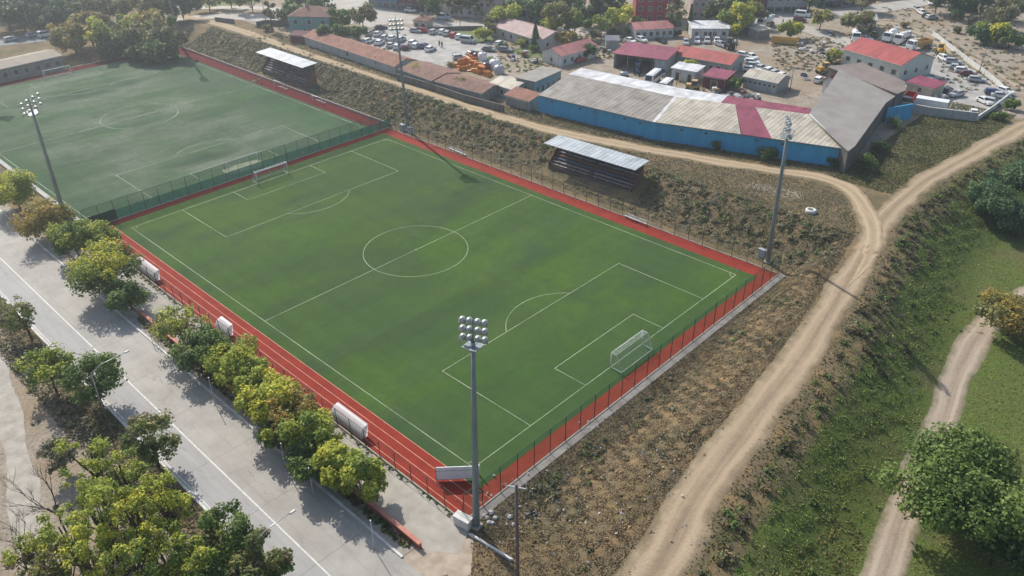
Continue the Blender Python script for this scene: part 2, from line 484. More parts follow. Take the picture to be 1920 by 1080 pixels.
# ------------------------------------------------------------------ ground
def axis(segs):
    out = []
    for a, b, st in segs: out += list(np.arange(a, b, st))
    out.append(segs[-1][1]); return np.array(out, float)
gx = axis([(-1600, -400, 100), (-400, -240, 16), (-240, -60, 3), (-60, 100, 1), (100, 150, 3), (150, 400, 25), (400, 1600, 100)])
gy = axis([(-1200, -300, 90), (-300, -100, 12), (-100, -60, 2), (-60, -38, 1.1), (-38, 36, 1), (36, 76, .75), (76, 200, 2), (200, 420, 11), (420, 1800, 115)])
X, Y = np.meshgrid(gx, gy); Z = H(X, Y)
flat = (X > -161) & (X < 50.5) & (Y > -60) & (Y < 36.5)
nx, ny = len(gx), len(gy)
idx = np.arange(nx * ny).reshape(ny, nx)
F = np.stack([idx[:-1, :-1], idx[:-1, 1:], idx[1:, 1:], idx[1:, :-1]], -1).reshape(-1, 4)
me = bpy.data.meshes.new('ground')
me.from_pydata(np.stack([X, Y, Z], -1).reshape(-1, 3).tolist(), [], F.tolist())
dT = seg_dist(X, Y, TRACK, True)
green = ss(dT, 5.0, 9.0)
olive = ss(X, 40, 46) * ss(Y, 70, 78) * (1 - ss(Y, 122, 132)) * (1 - green)
dF = np.abs(seg_dist(X, Y, FORK)); town = ss(Y, 53, 58) * ss(dF, 6, 10) * (1 - ss(X, 40, 46)) * (1 - ss(-X, 170, 200))
town = np.maximum(town, ss(Y, 126, 134) * (1 - ss(dT, 14, 30)))
sand = (1 - ss(Y, -60, -56)) * (1 - ss(X, 46, 56))
dirt = ss(dT, -7, -2) * (1 - ss(dT, 2, 6))
bare = np.maximum(town, sand * .8)
cov = np.ones((ny, nx, 4)); cov[..., 0] = np.clip(green * (1 - town) + olive * .45, 0, 1); cov[..., 1] = bare; cov[..., 2] = olive
at = me.color_attributes.new('cover', 'FLOAT_COLOR', 'POINT'); at.data.foreach_set('color', cov.reshape(-1))
me.polygons.foreach_set('use_smooth', [True] * len(F))
m, nt, b = nodes_of('ground')
a = N(nt, 'ShaderNodeAttribute', attribute_name='cover'); sp = N(nt, 'ShaderNodeSeparateColor'); nt.links.new(a.outputs['Color'], sp.inputs[0])
p = pos(nt)
n1 = noise(nt, p, .35, 6, .65); n2 = noise(nt, p, 2.2, 6, .7); n3 = noise(nt, p, .09, 4, .6)
pr = pos(nt, .18, 1.6, 1, rot=-.55); n4 = noise(nt, pr, 1.0, 5, .6)
dry = mixc(nt, ramp(nt, n2, .35, .68), (.19, .15, .095), (.085, .075, .045))
dry = mixc(nt, ramp(nt, n1, .4, .65), dry, (.24, .165, .085))
dry = mixc(nt, math_(nt, 'MULTIPLY', ramp(nt, n3, .5, .66), .6), dry, (.075, .08, .035))
grs = mixc(nt, ramp(nt, n2, .35, .65), (.075, .115, .028), (.12, .155, .035))
grs = mixc(nt, ramp(nt, n4, .45, .72), grs, (.105, .105, .045))
grs = mixc(nt, math_(nt, 'MULTIPLY', ramp(nt, n3, .52, .66), .8), grs, (.13, .115, .055))
dus = mixc(nt, ramp(nt, n1, .35, .68), (.40, .35, .29), (.27, .225, .175))
dus = mixc(nt, ramp(nt, n3, .45, .62), dus, (.31, .24, .165))
dus = mixc(nt, math_(nt, 'MULTIPLY', ramp(nt, n2, .45, .7), .75), dus, (.16, .135, .095))
def perturbed(ch):
    return ramp(nt, math_(nt, 'ADD', ch, math_(nt, 'MULTIPLY', math_(nt, 'SUBTRACT', n1, .5), .9)), .35, .65)
c = mixc(nt, perturbed(sp.outputs[0]), dry, grs)
c = mixc(nt, perturbed(sp.outputs[1]), c, dus)
nt.links.new(c, b.inputs['Base Color']); b.inputs['Roughness'].default_value = .95; b.inputs['Specular IOR Level'].default_value = .1
bn = N(nt, 'ShaderNodeBump'); bn.inputs['Strength'].default_value = .7; bn.inputs['Distance'].default_value = .25
nt.links.new(n2, bn.inputs['Height']); nt.links.new(bn.outputs[0], b.inputs['Normal'])
me.materials.append(m)
me.update()
go = bpy.data.objects.new('ground', me); COL.objects.link(go); go['kind'] = 'structure'

# ------------------------------------------------------------------ turf, track, markings
def turf(name, base, dark, pale, wpale, hue, edge=False):
    m, nt, b = nodes_of(name)
    p = pos(nt); pa = pos(nt, 1.0, .5, 1, rot=.25); pb = pos(nt, .9, .42, 1, rot=-.12); pf = pos(nt, 1, .35, 1)
    n1 = noise(nt, pa, .075, 9, .68); n2 = noise(nt, pb, .11, 9, .68, .2); n3 = noise(nt, p, .03, 5, .6); n4 = noise(nt, pf, 2.6, 5, .75); n5 = noise(nt, p, .6, 6, .7)
    c = mixc(nt, ramp(nt, n1, .45, .62), base, dark)
    c = mixc(nt, math_(nt, 'MULTIPLY', ramp(nt, n3, .44, .6), .8), c, hue)
    wear = math_(nt, 'MULTIPLY', ramp(nt, n2, .42, .66), wpale)
    if edge:   # wear and painted backlit sheen pale the middle of the pitch, not its margins
        sy = N(nt, 'ShaderNodeSeparateXYZ'); nt.links.new(p, sy.inputs[0])
        wear = math_(nt, 'MULTIPLY', wear, ramp(nt, math_(nt, 'ABSOLUTE', math_(nt, 'ADD', sy.outputs[1], 5)), 33, 17))
    c = mixc(nt, wear, c, pale)
    c = mixc(nt, math_(nt, 'MULTIPLY', ramp(nt, n5, .45, .7), .4), c, dark)
    # fibre grain, the seams of the turf rolls and the brushing bands across the pitch
    sep = N(nt, 'ShaderNodeSeparateXYZ'); nt.links.new(p, sep.inputs[0])
    roll = N(nt, 'ShaderNodeTexWhiteNoise', noise_dimensions='1D')
    nt.links.new(math_(nt, 'FLOOR', math_(nt, 'DIVIDE', sep.outputs[0], 4.0)), roll.inputs['W'])
    rl2 = N(nt, 'ShaderNodeTexWhiteNoise', noise_dimensions='1D')
    nt.links.new(math_(nt, 'FLOOR', math_(nt, 'DIVIDE', math_(nt, 'ADD', sep.outputs[1], math_(nt, 'MULTIPLY', n5, .5)), 1.7)), rl2.inputs['W'])
    seam = math_(nt, 'LESS_THAN', math_(nt, 'FRACT', math_(nt, 'DIVIDE', sep.outputs[0], 4.0)), .03)
    v = math_(nt, 'ADD', math_(nt, 'MULTIPLY', roll.outputs['Value'], .10), .80)
    v = math_(nt, 'ADD', v, math_(nt, 'MULTIPLY', rl2.outputs['Value'], .07))
    v = math_(nt, 'ADD', v, math_(nt, 'MULTIPLY', ramp(nt, n4, .3, .7), .18))
    v = math_(nt, 'SUBTRACT', v, math_(nt, 'MULTIPLY', seam, .08))
    hs = N(nt, 'ShaderNodeHueSaturation'); nt.links.new(c, hs.inputs['Color']); nt.links.new(v, hs.inputs['Value'])
    nt.links.new(hs.outputs[0], b.inputs['Base Color'])
    b.inputs['Roughness'].default_value = .85; b.inputs['Specular IOR Level'].default_value = .05
    return m
T1 = turf('turf_green', (.062, .118, .022), (.041, .076, .034), (.082, .122, .042), .3, (.048, .092, .028))
T2 = turf('turf_worn_sheen', (.056, .110, .046), (.040, .076, .043), (.175, .200, .150), .75, (.072, .112, .068), True)  # far pitch: grey-pale tones paint in the backlit sheen along with wear
RED = mat('track_red', (.265, .036, .022), (.21, .028, .018), .5, .85, spec=.1, bump=.1)
sheet('running_track', [(-51.0, -36.45), (50.6, -36.45), (50.6, 35.0), (-51.0, 35.0)], .012, RED)
RED2 = mat('track_dark', (.12, .014, .015), (.09, .012, .013), .5, .9, spec=.05)
sheet('running_track', [(-161, -35.4), (-51.1, -35.4), (-51.1, 36.3), (-161, 36.3)], .012, RED2)
sheet('field', [(-48.9, -32.2), (48.5, -32.2), (48.5, 32.0), (-48.9, 32.0)], .024, T1)
sheet('field', [(-157, -35.3), (-51.3, -35.3), (-51.3, 32.4), (-157, 32.4)], .024, T2)
def linemat(name, c, gap, amount):
    """worn pitch paint: the turf shows through where boots have scuffed it"""
    m = mat(name, c, tuple(v * .8 for v in c), 2, .85); nt = m.node_tree; p = pos(nt)
    f = math_(nt, 'MULTIPLY', ramp(nt, noise(nt, p, .12, 5, .6), .38, .62), amount); f2 = math_(nt, 'MULTIPLY', ramp(nt, noise(nt, p, 6, 3, .7), .4, .65), .5)
    tr = N(nt, 'ShaderNodeBsdfTransparent'); mx = N(nt, 'ShaderNodeMixShader'); nt.links.new(math_(nt, 'MAXIMUM', math_(nt, 'ADD', f, gap), f2), mx.inputs[0])
    nt.links.new(nt.nodes['Principled BSDF'].outputs[0], mx.inputs[1]); nt.links.new(tr.outputs[0], mx.inputs[2]); nt.links.new(mx.outputs[0], nt.nodes['Material Output'].inputs['Surface']); return m
LINE = linemat('line_paint', (.42, .48, .33), .15, .42); LINE2 = linemat('line_faded', (.46, .52, .42), .25, .45)
LANE = mat('lane_paint', (.55, .27, .19), (.45, .17, .11), .8, .8)
def lines(name, cx, cy, L, W, m, z=.034, w=.13):
    b = MB(); k = [0]
    def ln(x0, y0, x1, y1, ww=w):
        d = Vector((x1 - x0, y1 - y0, 0)); n = Vector((-d.y, d.x, 0)).normalized() * ww / 2; e = d.normalized() * ww / 2
        A = Vector((cx + x0, cy + y0, z + .0006 * k[0])) - e; B = Vector((cx + x1, cy + y1, z + .0006 * k[0])) + e; k[0] += 1
        b.face([A - n, B - n, B + n, A + n])
    def arc(x, y, r, a0, a1, n=56):
        zz = z + .0006 * k[0]; k[0] += 1
        for i in range(n):
            t0, t1 = a0 + (a1 - a0) * i / n, a0 + (a1 - a0) * (i + 1) / n
            q = [(cx + x + rr * math.cos(t), cy + y + rr * math.sin(t), zz) for rr, t in ((r - w / 2, t0), (r + w / 2, t0), (r + w / 2, t1), (r - w / 2, t1))]
            b.face(q)
    a, h = L / 2, W / 2
    ln(-a, -h, a, -h); ln(a, -h, a, h); ln(a, h, -a, h); ln(-a, h, -a, -h); ln(0, -h, 0, h); arc(0, 0, 9.15, 0, 2 * PI, 90)
    for s in (-1, 1):
        ln(s * a, -20.16, s * (a - 16.5), -20.16); ln(s * (a - 16.5), -20.16, s * (a - 16.5), 20.16); ln(s * (a - 16.5), 20.16, s * a, 20.16)
        ln(s * a, -9.16, s * (a - 5.5), -9.16); ln(s * (a - 5.5), -9.16, s * (a - 5.5), 9.16); ln(s * (a - 5.5), 9.16, s * a, 9.16)
        t = math.acos(5.5 / 9.15)
        c0 = PI if s > 0 else 0
        arc(s * (a - 11), 0, 9.15, c0 - t, c0 + t, 30)
        for q in (-1, 1):
            c1 = math.atan2(-q, -s); arc(s * a, q * h, 1.0, c1 - PI / 4, c1 + PI / 4, 10)
    arc(0, 0, .15, 0, 2 * PI, 10)
    return b.build(name, m, kind='structure')
lines('pitch_markings', 0, 0, 91.18, 60.38, LINE)
lines('pitch_markings', -104.5, -1.5, 98.2, 65.6, LINE2, w=.17)
b = MB()
for y in (-32.25, -33.45, -34.7, -35.9): b.face([(-48.9, y - .05, .03), (50.4, y - .05, .03), (50.4, y + .05, .03), (-48.9, y + .05, .03)])
b.build('track_markings', LANE, kind='structure')
WORN = mat('worn_turf', (.30, .31, .22), (.16, .21, .12), .7, .85)
sheet('worn_turf', [(-57.4, -5.2), (-54.4, -5.6), (-53.2, -1), (-53.6, 3.6), (-57.2, 3.2), (-58, -1)], .03, WORN)

# ------------------------------------------------------------------ roads on the near side
m, nt, b = nodes_of('asphalt')
p = pos(nt); sep = N(nt, 'ShaderNodeSeparateXYZ'); nt.links.new(p, sep.inputs[0])
n1 = noise(nt, pos(nt, .12, 1, 1), .8, 6, .6); n2 = noise(nt, p, 9, 3, .7); n3 = noise(nt, p, .25, 5, .6)
g1 = mixc(nt, ramp(nt, n1, .35, .7), (.365, .36, .355), (.29, .288, .285))
t1 = mixc(nt, ramp(nt, n3, .35, .65), (.39, .37, .335), (.30, .282, .255))
side = ramp(nt, math_(nt, 'ADD', sep.outputs[1], math_(nt, 'MULTIPLY', n3, .8)), -50.9, -49.9)
c = mixc(nt, side, g1, t1)
c = mixc(nt, math_(nt, 'MULTIPLY', ramp(nt, n2, .4, .7), .35), c, (.24, .22, .2))
n5 = noise(nt, pos(nt, .22, 1, 1), 1.1, 6, .7)
c = mixc(nt, math_(nt, 'MULTIPLY', ramp(nt, n5, .56, .72), .55), c, (.20, .185, .17))
jx = math_(nt, 'FRACT', math_(nt, 'DIVIDE', math_(nt, 'ADD', sep.outputs[0], math_(nt, 'MULTIPLY', n3, .9)), 11.0))
c = mixc(nt, math_(nt, 'MULTIPLY', math_(nt, 'LESS_THAN', jx, .012), .4), c, (.15, .135, .12))
ty = math_(nt, 'ABSOLUTE', math_(nt, 'SUBTRACT', math_(nt, 'FRACT', math_(nt, 'DIVIDE', math_(nt, 'ADD', sep.outputs[1], 55.0), 2.05)), .5))
c = mixc(nt, math_(nt, 'MULTIPLY', ramp(nt, math_(nt, 'ADD', ty, math_(nt, 'MULTIPLY', n1, .2)), .2, .1), .25), c, (.24, .23, .22))
vc = N(nt, 'ShaderNodeTexVoronoi', feature='DISTANCE_TO_EDGE'); vc.inputs['Scale'].default_value = .11
pw = N(nt, 'ShaderNodeVectorMath', operation='ADD'); nn = N(nt, 'ShaderNodeTexNoise'); nn.inputs['Scale'].default_value = .35; nt.links.new(p, nn.inputs['Vector'])
vs = N(nt, 'ShaderNodeVectorMath', operation='SCALE'); vs.inputs['Scale'].default_value = 3.0; nt.links.new(nn.outputs['Color'], vs.inputs[0])
nt.links.new(p, pw.inputs[0]); nt.links.new(vs.outputs[0], pw.inputs[1]); nt.links.new(pw.outputs[0], vc.inputs['Vector'])
c = mixc(nt, math_(nt, 'MULTIPLY', math_(nt, 'LESS_THAN', vc.outputs['Distance'], .0035), .3), c, (.16, .14, .12))
nt.links.new(c, b.inputs['Base Color']); b.inputs['Roughness'].default_value = .75; b.inputs['Specular IOR Level'].default_value = .3
ASPH = m
CONC = mat('concrete', (.42, .385, .33), (.33, .30, .25), .8, .85, bump=.15)
CONC2 = mat('concrete_path', (.40, .37, .32), (.30, .275, .235), .5, .85, bump=.1)
PAVE = mat('paving', (.35, .315, .27), (.25, .22, .185), .9, .9, bump=.2)
WPAINT = mat('white_paint', (.66, .66, .62), (.5, .49, .45), 2, .7)
sheet('road', [(-320, -55.0), (64, -55.0), (64, -44.5), (-320, -44.5)], .02, ASPH)
b = MB(); b.face([(-320, -51.0, .028), (64, -51.0, .028), (64, -50.82, .028), (-320, -50.82, .028)])
b.face([(-320, -54.8, .028), (64, -54.8, .028), (64, -54.68, .028), (-320, -54.68, .028)])
b.build('road_markings', WPAINT, kind='structure')
KW = mat('kerb_white', (.62, .62, .60), (.45, .44, .42), 1.2, .75)
b = MB(); b.box(-320, 49.5, -44.5, -44.22, -.1, .16); b.build('kerb', KW, kind='structure')
b = MB(); b.box(-320, 64, -55.3, -55.0, -.1, .15); b.build('kerb', KW, kind='structure')
sheet('pavement', [(-320, -44.22), (49.5, -44.22), (49.5, -42.5), (-320, -42.5)], .06, PAVE)
sheet('path', [(-60, -42.1), (50.6, -42.1), (53.5, -40), (52.0, -36.9), (-60, -36.9)], .03, CONC2)
SANDY = mat('sandy_apron', (.42, .35, .28), (.30, .24, .18), .7, .9, bump=.2)
sheet('path', [(49.5, -44.5), (62, -44.5), (59.5, -42.5), (56.5, -41.2), (53.0, -37.4), (50.6, -42.1), (49.5, -42.5)], .022, SANDY)
DUSTPATH = mat('dusty_path', (.42, .39, .345), (.30, .275, .235), .6, .9)
strip('footpath', [(-60, -59.5), (-30, -61.0), (-10.9, -63.6), (7.6, -67.6), (17.5, -69.8), (40, -73)], 2.9, DUSTPATH, lift=.03, jit=.5, seed=4)
sheet('pavement', [(50.75, -35.8), (51.8, -35.8), (51.8, 35.2), (50.75, 35.2)], .05, mat('concrete_strip', (.33, .31, .28), (.21, .19, .165), .5, .9))

# dirt tracks
def dirtmat(name, c1, c2, edge, ruts=.5):
    m, nt, b = nodes_of(name)
    uv = N(nt, 'ShaderNodeUVMap').outputs[0]; sep = N(nt, 'ShaderNodeSeparateXYZ'); nt.links.new(uv, sep.inputs[0])
    p = pos(nt); n1 = noise(nt, p, .5, 6, .65); n2 = noise(nt, p, 3, 5, .7)
    mp = N(nt, 'ShaderNodeMapping'); mp.inputs['Scale'].default_value = (9, .08, 1); nt.links.new(uv, mp.inputs['Vector'])
    n3 = noise(nt, mp.outputs[0], 1.0, 4, .6)
    s = math_(nt, 'ABSOLUTE', math_(nt, 'SUBTRACT', math_(nt, 'MULTIPLY', sep.outputs[0], 2), 1))
    c = mixc(nt, ramp(nt, n3, .35, .65), c1, c2)
    c = mixc(nt, math_(nt, 'MULTIPLY', ramp(nt, n2, .45, .7), .45), c, tuple(v * .6 for v in c2))
    rut = ramp(nt, math_(nt, 'ABSOLUTE', math_(nt, 'SUBTRACT', math_(nt, 'ADD', s, math_(nt, 'MULTIPLY', math_(nt, 'SUBTRACT', n1, .5), .12)), .42)), .16, .05)
    c = mixc(nt, math_(nt, 'MULTIPLY', rut, .45), c, tuple(v * 1.15 for v in c1))
    mid = ramp(nt, math_(nt, 'ADD', s, math_(nt, 'MULTIPLY', n1, .35)), .36, .16)
    c = mixc(nt, math_(nt, 'MULTIPLY', mid, ruts), c, tuple(v * .62 for v in c2))
    e = ramp(nt, math_(nt, 'ADD', s, math_(nt, 'MULTIPLY', math_(nt, 'SUBTRACT', n1, .5), .9)), .55, .98)
    c = mixc(nt, e, c, edge)
    nt.links.new(c, b.inputs['Base Color']); b.inputs['Roughness'].default_value = .95; b.inputs['Specular IOR Level'].default_value = .1
    bn = N(nt, 'ShaderNodeBump'); bn.inputs['Strength'].default_value = .5; bn.inputs['Distance'].default_value = .12
    nt.links.new(n2, bn.inputs['Height']); nt.links.new(bn.outputs[0], b.inputs['Normal'])
    return m
D1 = dirtmat('dirt_track', (.39, .305, .21), (.30, .23, .155), (.155, .125, .075), .6)
D2 = dirtmat('dirt_lane', (.44, .345, .23), (.36, .275, .18), (.16, .13, .075), .4)
D3 = dirtmat('gravel_track', (.40, .33, .26), (.31, .25, .19), (.115, .12, .05), .55)
strip('dirt_track', TRACK[:-2], [7.6, 7.6, 7.4, 6.8, 6, 5.2, 4.8, 4.6, 4.6, 4.8, 5, 5.4], D1, lift=.07, drop=.12, jit=.7, seed=2, nl=11)
strip('dirt_track', FORK, 4.4, D2, taper=24, lift=.085, drop=.12, jit=.5, seed=3)
strip('gravel_track', FIELDTRACK, 4.6, D3, lift=.06, drop=.1, jit=.4, seed=5)

# ------------------------------------------------------------------ fences
POSTM = mat('fence_post_green', (.035, .06, .05), (.025, .045, .04), 3, .5)
NETG = netmat('net_green', (.02, .19, .08), .30, .14)
NETD = netmat('net_dark', (.05, .07, .06), .08, .16)
NETW = netmat('net_white', (.55, .57, .58), .17, .16)
TEAL = mat('windbreak', (.018, .11, .092), (.014, .085, .075), .6, .7, st=(1, 1, .3))
_nt = TEAL.node_tree; _tr = N(_nt, 'ShaderNodeBsdfTranslucent'); _tr.inputs['Color'].default_value = (.02, .13, .105, 1); _mx = N(_nt, 'ShaderNodeMixShader'); _mx.inputs[0].default_value = .2; _ms = N(_nt, 'ShaderNodeMixShader'); _ms.inputs[0].default_value = .2; _tp = N(_nt, 'ShaderNodeBsdfTransparent')
_nt.links.new(_nt.nodes['Principled BSDF'].outputs[0], _mx.inputs[1]); _nt.links.new(_tr.outputs[0], _mx.inputs[2]); _nt.links.new(_mx.outputs[0], _ms.inputs[1]); _nt.links.new(_tp.outputs[0], _ms.inputs[2]); _nt.links.new(_ms.outputs[0], _nt.nodes['Material Output'].inputs['Surface'])
DARKM = mat('windbreak_dark', (.02, .035, .035), (.015, .025, .028), .8, .8)
def fence(name, label, A, B, h, sp, net, post=POSTM, wb=None, toprail=True, z=None, group=None, darkend=0):
    A = Vector((A[0], A[1], 0)); B = Vector((B[0], B[1], 0)); L = (B - A).length; d = (B - A) / L
    rz = math.atan2(d.y, d.x); zz = gz(A.x, A.y) if z is None else z
    t = thing(name, label, 'fence', (A.x, A.y, zz), rz, group)
    n = max(1, round(L / sp)); pb = MB(); pb.tube([(0, 0, -.2), (0, 0, h + .05)], .05, 6)
    po = pb.build('post', post, t)
    for i in range(1, n + 1):
        o = po.copy(); COL.objects.link(o); o.parent = t; o.location = (L * i / n, 0, 0)
    nb = MB(); nb.face([(0, .06, .05), (L, .06, .05), (L, .06, h), (0, .06, h)], uv=[(0, 0), (L, 0), (L, h), (0, h)])
    nb.build('netting', net, t)
    if toprail:
        rb = MB(); rb.tube([(0, 0.0, h), (L, 0.0, h)], .03, 5); rb.build('rail', post, t)
    if wb:
        w = MB(); w.face([(darkend, .09, .05), (L, .09, .05), (L, .09, wb), (darkend, .09, wb)]); w.build('windbreak', TEAL, t)
        if darkend:
            w = MB(); w.box(0, darkend - .01, .075, .1, .05, wb + .2); o = w.build('windbreak', DARKM, t); o['label'] = 'black end panel of the windbreak'
    kb = MB(); kb.box(0, L, -.12, .04, -.1, .14); kb.build('footing', CONC, t)
    return t
fence('pitch_fence', 'green mesh fence on dark posts behind the near goal line', (50.65, -36.5), (50.65, 34.9), 4.0, 2.9, NETG)
fence('pitch_fence', 'dark post and mesh fence along the far touchline below the covered stand', (50.6, 35.05), (-50.8, 35.05), 3.6, 2.9, NETD)
fence('pitch_fence', 'fence with teal windbreak between the two football pitches', (-51.05, -36.3), (-51.05, 35.9), 4.0, 2.9, NETG, wb=2.0, darkend=6.0)
fence('pitch_fence', 'low dark mesh fence between the red track and the concrete path', (-50.8, -36.6), (50.5, -36.6), 2.6, 2.9, NETD)
fence('pitch_fence', 'far fence behind the goal of the worn pitch', (-161.2, -36), (-161.2, 36.4), 3.2, 3.2, NETD)
WALLP = mat('kerb_pinkish', (.36, .29, .27), (.27, .21, .2), 1, .85)
b = MB(); b.box(-161, -51.4, 36.3, 36.6, -.2, .55); tag(b.build('retaining_wall', WALLP), 'low pinkish concrete wall along the far red strip of the worn pitch', 'wall')
b = MB(); b.box(-161, -52, -36.4, -35.5, -.2, .45); tag(b.build('retaining_wall', mat('kerb_grey', (.42, .42, .40), (.3, .3, .28), .8, .8)), 'low pale concrete wall along the roadside touchline of the worn pitch', 'wall')
REDW = mat('red_wall', (.34, .105, .07), (.26, .075, .055), 1.0, .8)
REDC_SUNLIT = mat('red_coping_sunlit', (.50, .22, .16), (.40, .16, .115), 1.5, .8)  # paler than the wall: sunlight on the top is put into this colour
t = thing('garden_wall', 'long low red wall between the roadside trees and concrete path', 'wall', (-15.6, -42.3, 0))
b = MB(); b.box(0, 65.6, -.18, .18, -.1, .75); b.build('wall', REDW, t)
b = MB(); b.box(-.05, 65.65, -.24, .24, .75, .86); b.build('coping', REDC_SUNLIT, t)
KE = G(960, 1052); b = MB(); b.prism([(52.45, -37.6), (52.7, -37.35), (KE.x + .12, KE.y + .12), (KE.x - .12, KE.y - .12)], -.3, .32); tag(b.build('low_kerb_wall', KW), 'short white kerb wall running from the corner light mast towards the road', 'wall')

# ------------------------------------------------------------------ goals
def goal(name, label, x, y, rz, w=7.32, h=2.44, dep=1.9, net=NETW, cat='goal', group=None, r=.07):
    """mouth along local y, net behind at +x"""
    t = thing(name, label, cat, (x, y, gz(x, y) + .02), rz, group)
    wm = MATS.get('goal_white') or mat('goal_white', (.78, .78, .76), (.68, .68, .66), 3, .4)
    pb = MB(); pb.tube([(0, -w / 2, 0), (0, -w / 2, h)], r, 8); p0 = pb.build('post', wm, t)
    p1 = p0.copy(); COL.objects.link(p1); p1.parent = t; p1.location = (0, w, 0)
    cb = MB(); cb.tube([(0, -w / 2 - r, h), (0, w / 2 + r, h)], r, 8); cb.build('crossbar', wm, t)
    sb = MB()
    for s in (-1, 1): sb.bar((0, s * w / 2, h), (dep * .45, s * w / 2, h), .03); sb.bar((dep * .45, s * w / 2, h), (dep, s * w / 2, 0), .03); sb.bar((0, s * w / 2, .03), (dep, s * w / 2, .03), .03)
    sb.bar((dep, -w / 2, .03), (dep, w / 2, .03), .03); sb.build('stanchion', wm, t)
    nb = MB(); q = dep * .45
    nb.face([(0.02, -w / 2, h), (q, -w / 2, h), (q, w / 2, h), (0.02, w / 2, h)], uv=[(0, 0), (q, 0), (q, w), (0, w)])
    nb.face([(q, -w / 2, h), (dep, -w / 2, .04), (dep, w / 2, .04), (q, w / 2, h)], uv=[(0, 0), (h, 0), (h, w), (0, w)])
    for s in (-1, 1):
        nb.face([(0.02, s * w / 2, 0.04), (dep, s * w / 2, 0.04), (q, s * w / 2, h), (0.02, s * w / 2, h)], uv=[(0, 0), (dep, 0), (q, h), (0, h)])
    nb.build('net', net, t)
    return t
goal('football_goal', 'white netted goal close to the green fence', 45.6, 0, 0)
goal('football_goal', 'white goal in front of the teal windbreak', -45.6, 0, PI)
goal('football_goal', 'white goal at the far end of the worn pitch beside the long flat roof', -154.6, -2.2, PI)
goal('football_goal', 'goal just behind the teal windbreak on the worn pitch', -55.4, -1.2, 0, net=NETD)
q = G(532, 164); goal('training_goal', 'small white goal stored in front of the farther stand', q.x, 34.4, PI / 2, 4.6, 1.9, 1.1, NETD)
q = G(602, 190); goal('training_goal', 'small white goal stored on the red strip, nearer the light mast', q.x, 34.6, PI / 2, 4.2, 1.5, 1.1, NETD)
b = MB(); b.tube([(45.59, 30.19, 0), (45.59, 30.19, 1.3)], .03, 6); b.face([(45.59, 30.19, 1.3), (45.59, 30.19, .95), (45.2, 30.05, 1.12)]); tag(b.build('corner_flag', WPAINT), 'white corner flag at the fence corner farthest right on the pitch', 'corner flag')

# ------------------------------------------------------------------ floodlight masts
STEEL = mat('steel_mast', (.27, .31, .33), (.20, .235, .25), 1.5, .5, metal=.3, st=(1, 1, .2))
ALU = mat('lamp_housing', (.52, .53, .52), (.40, .41, .42), 5, .35, metal=.5)
GLASS = mat('lamp_glass', (.62, .66, .64), (.5, .55, .55), 4, .15, spec=.6)
def mast(label, bx, by, top, ztop, face, wide=1.0):
    base = Vector((bx, by, gz(bx, by)))
    tp = G(top[0], top[1], zfix=ztop); ax = (tp - base); Lh = ax.length
    t = thing('floodlight_mast', label, 'floodlight mast', base, 0, 'floodlight masts at the corners of the pitches')
    t.rotation_mode = 'QUATERNION'; t.rotation_quaternion = ax.to_track_quat('Z', 'Y') @ Matrix.Rotation(0, 4, 'Z').to_quaternion()
    # heading of the head in the mast's own frame
    fw = t.rotation_quaternion.inverted() @ Vector((math.cos(face), math.sin(face), 0)); fa = math.atan2(fw.y, fw.x)
    Lm = Lh - 2.35
    b = MB(); b.tube([(0, 0, -.3), (0, 0, Lm * .33), (0, 0, Lm * .66), (0, 0, Lm)], [.42, .34, .27, .2], 12); b.build('pole', STEEL, t)
    b = MB(); b.box(-.55, .55, -.55, .55, -.4, .35); b.build('footing', CONC, t)
    R = Matrix.Rotation(fa, 4, 'Z')
    b = MB()
    for s in (-.17, .17): b.bar(R @ Vector((-.42, s, 1)), R @ Vector((-.36, s, Lm)), .02, 4)
    for k in range(int(Lm / .6)): b.bar(R @ Vector((-.41, -.17, 1.2 + k * .6)), R @ Vector((-.41, .17, 1.2 + k * .6)), .015, 4)
    b.build('ladder', STEEL, t)
    b = MB(); b.tube([(0, 0, Lm), (0, 0, Lm + 2.5), ], [.12, .07], 6); b.tube([(0, 0, Lm + 2.5), (0, 0, Lm + 3.4)], .025, 4); b.build('head_frame', STEEL, t)
    for k in range(3):
        z = Lm + .25 + k * .95
        b = MB(); b.tube([R @ Vector((.1, -1.45 * wide, z - .25)), R @ Vector((.1, 1.45 * wide, z - .25))], .055, 6); b.build('crossarm', STEEL, t)
    b = MB(); b.box(-.8, .8, -.8, .8, Lm - .5, Lm - .44); 
    for sx, sy, ex, ey in ((-1, -1, 1, -1), (1, -1, 1, 1), (1, 1, -1, 1), (-1, 1, -1, -1)): b.bar((sx * .8, sy * .8, Lm + .35), (ex * .8, ey * .8, Lm + .35), .025, 4); b.bar((sx * .8, sy * .8, Lm - .45), (sx * .8, sy * .8, Lm + .35), .025, 4)
    b.build('platform', STEEL, t)
    fb = MB(); fb.lathe((0, 0, 0), [(.05, -.34), (.17, -.30), (.27, -.16), (.33, .02), (.335, .06)], 12, 0, 'x'); fb.lathe((0, 0, 0), [(.325, .05), (.22, .085), (.001, .10)], 12, 1, 'x')
    fb.bar((0, -.36, -.2), (0, -.36, .05), .03, 4, 0); fb.bar((0, .36, -.2), (0, .36, .05), .03, 4, 0)
    f0 = None
    for k in range(3):
        for j in range(4):
            o = fb.build('floodlight', [ALU, GLASS], t) if f0 is None else f0.copy()
            if f0 is not None: COL.objects.link(o); o.parent = t
            f0 = f0 or o
            y = (-1.08, -.40, .40, 1.08)[j] * wide
            o.location = R @ Vector((.25, y, Lm + .25 + k * .95)); o.rotation_euler = (0, math.radians(28), fa)
    return t
face = lambda x, y: math.atan2(-y, -x)
mast('tall grey floodlight mast in the near corner beside the white cabinet', 52.2, -36.2, (886, 601), 26.6, math.radians(118))
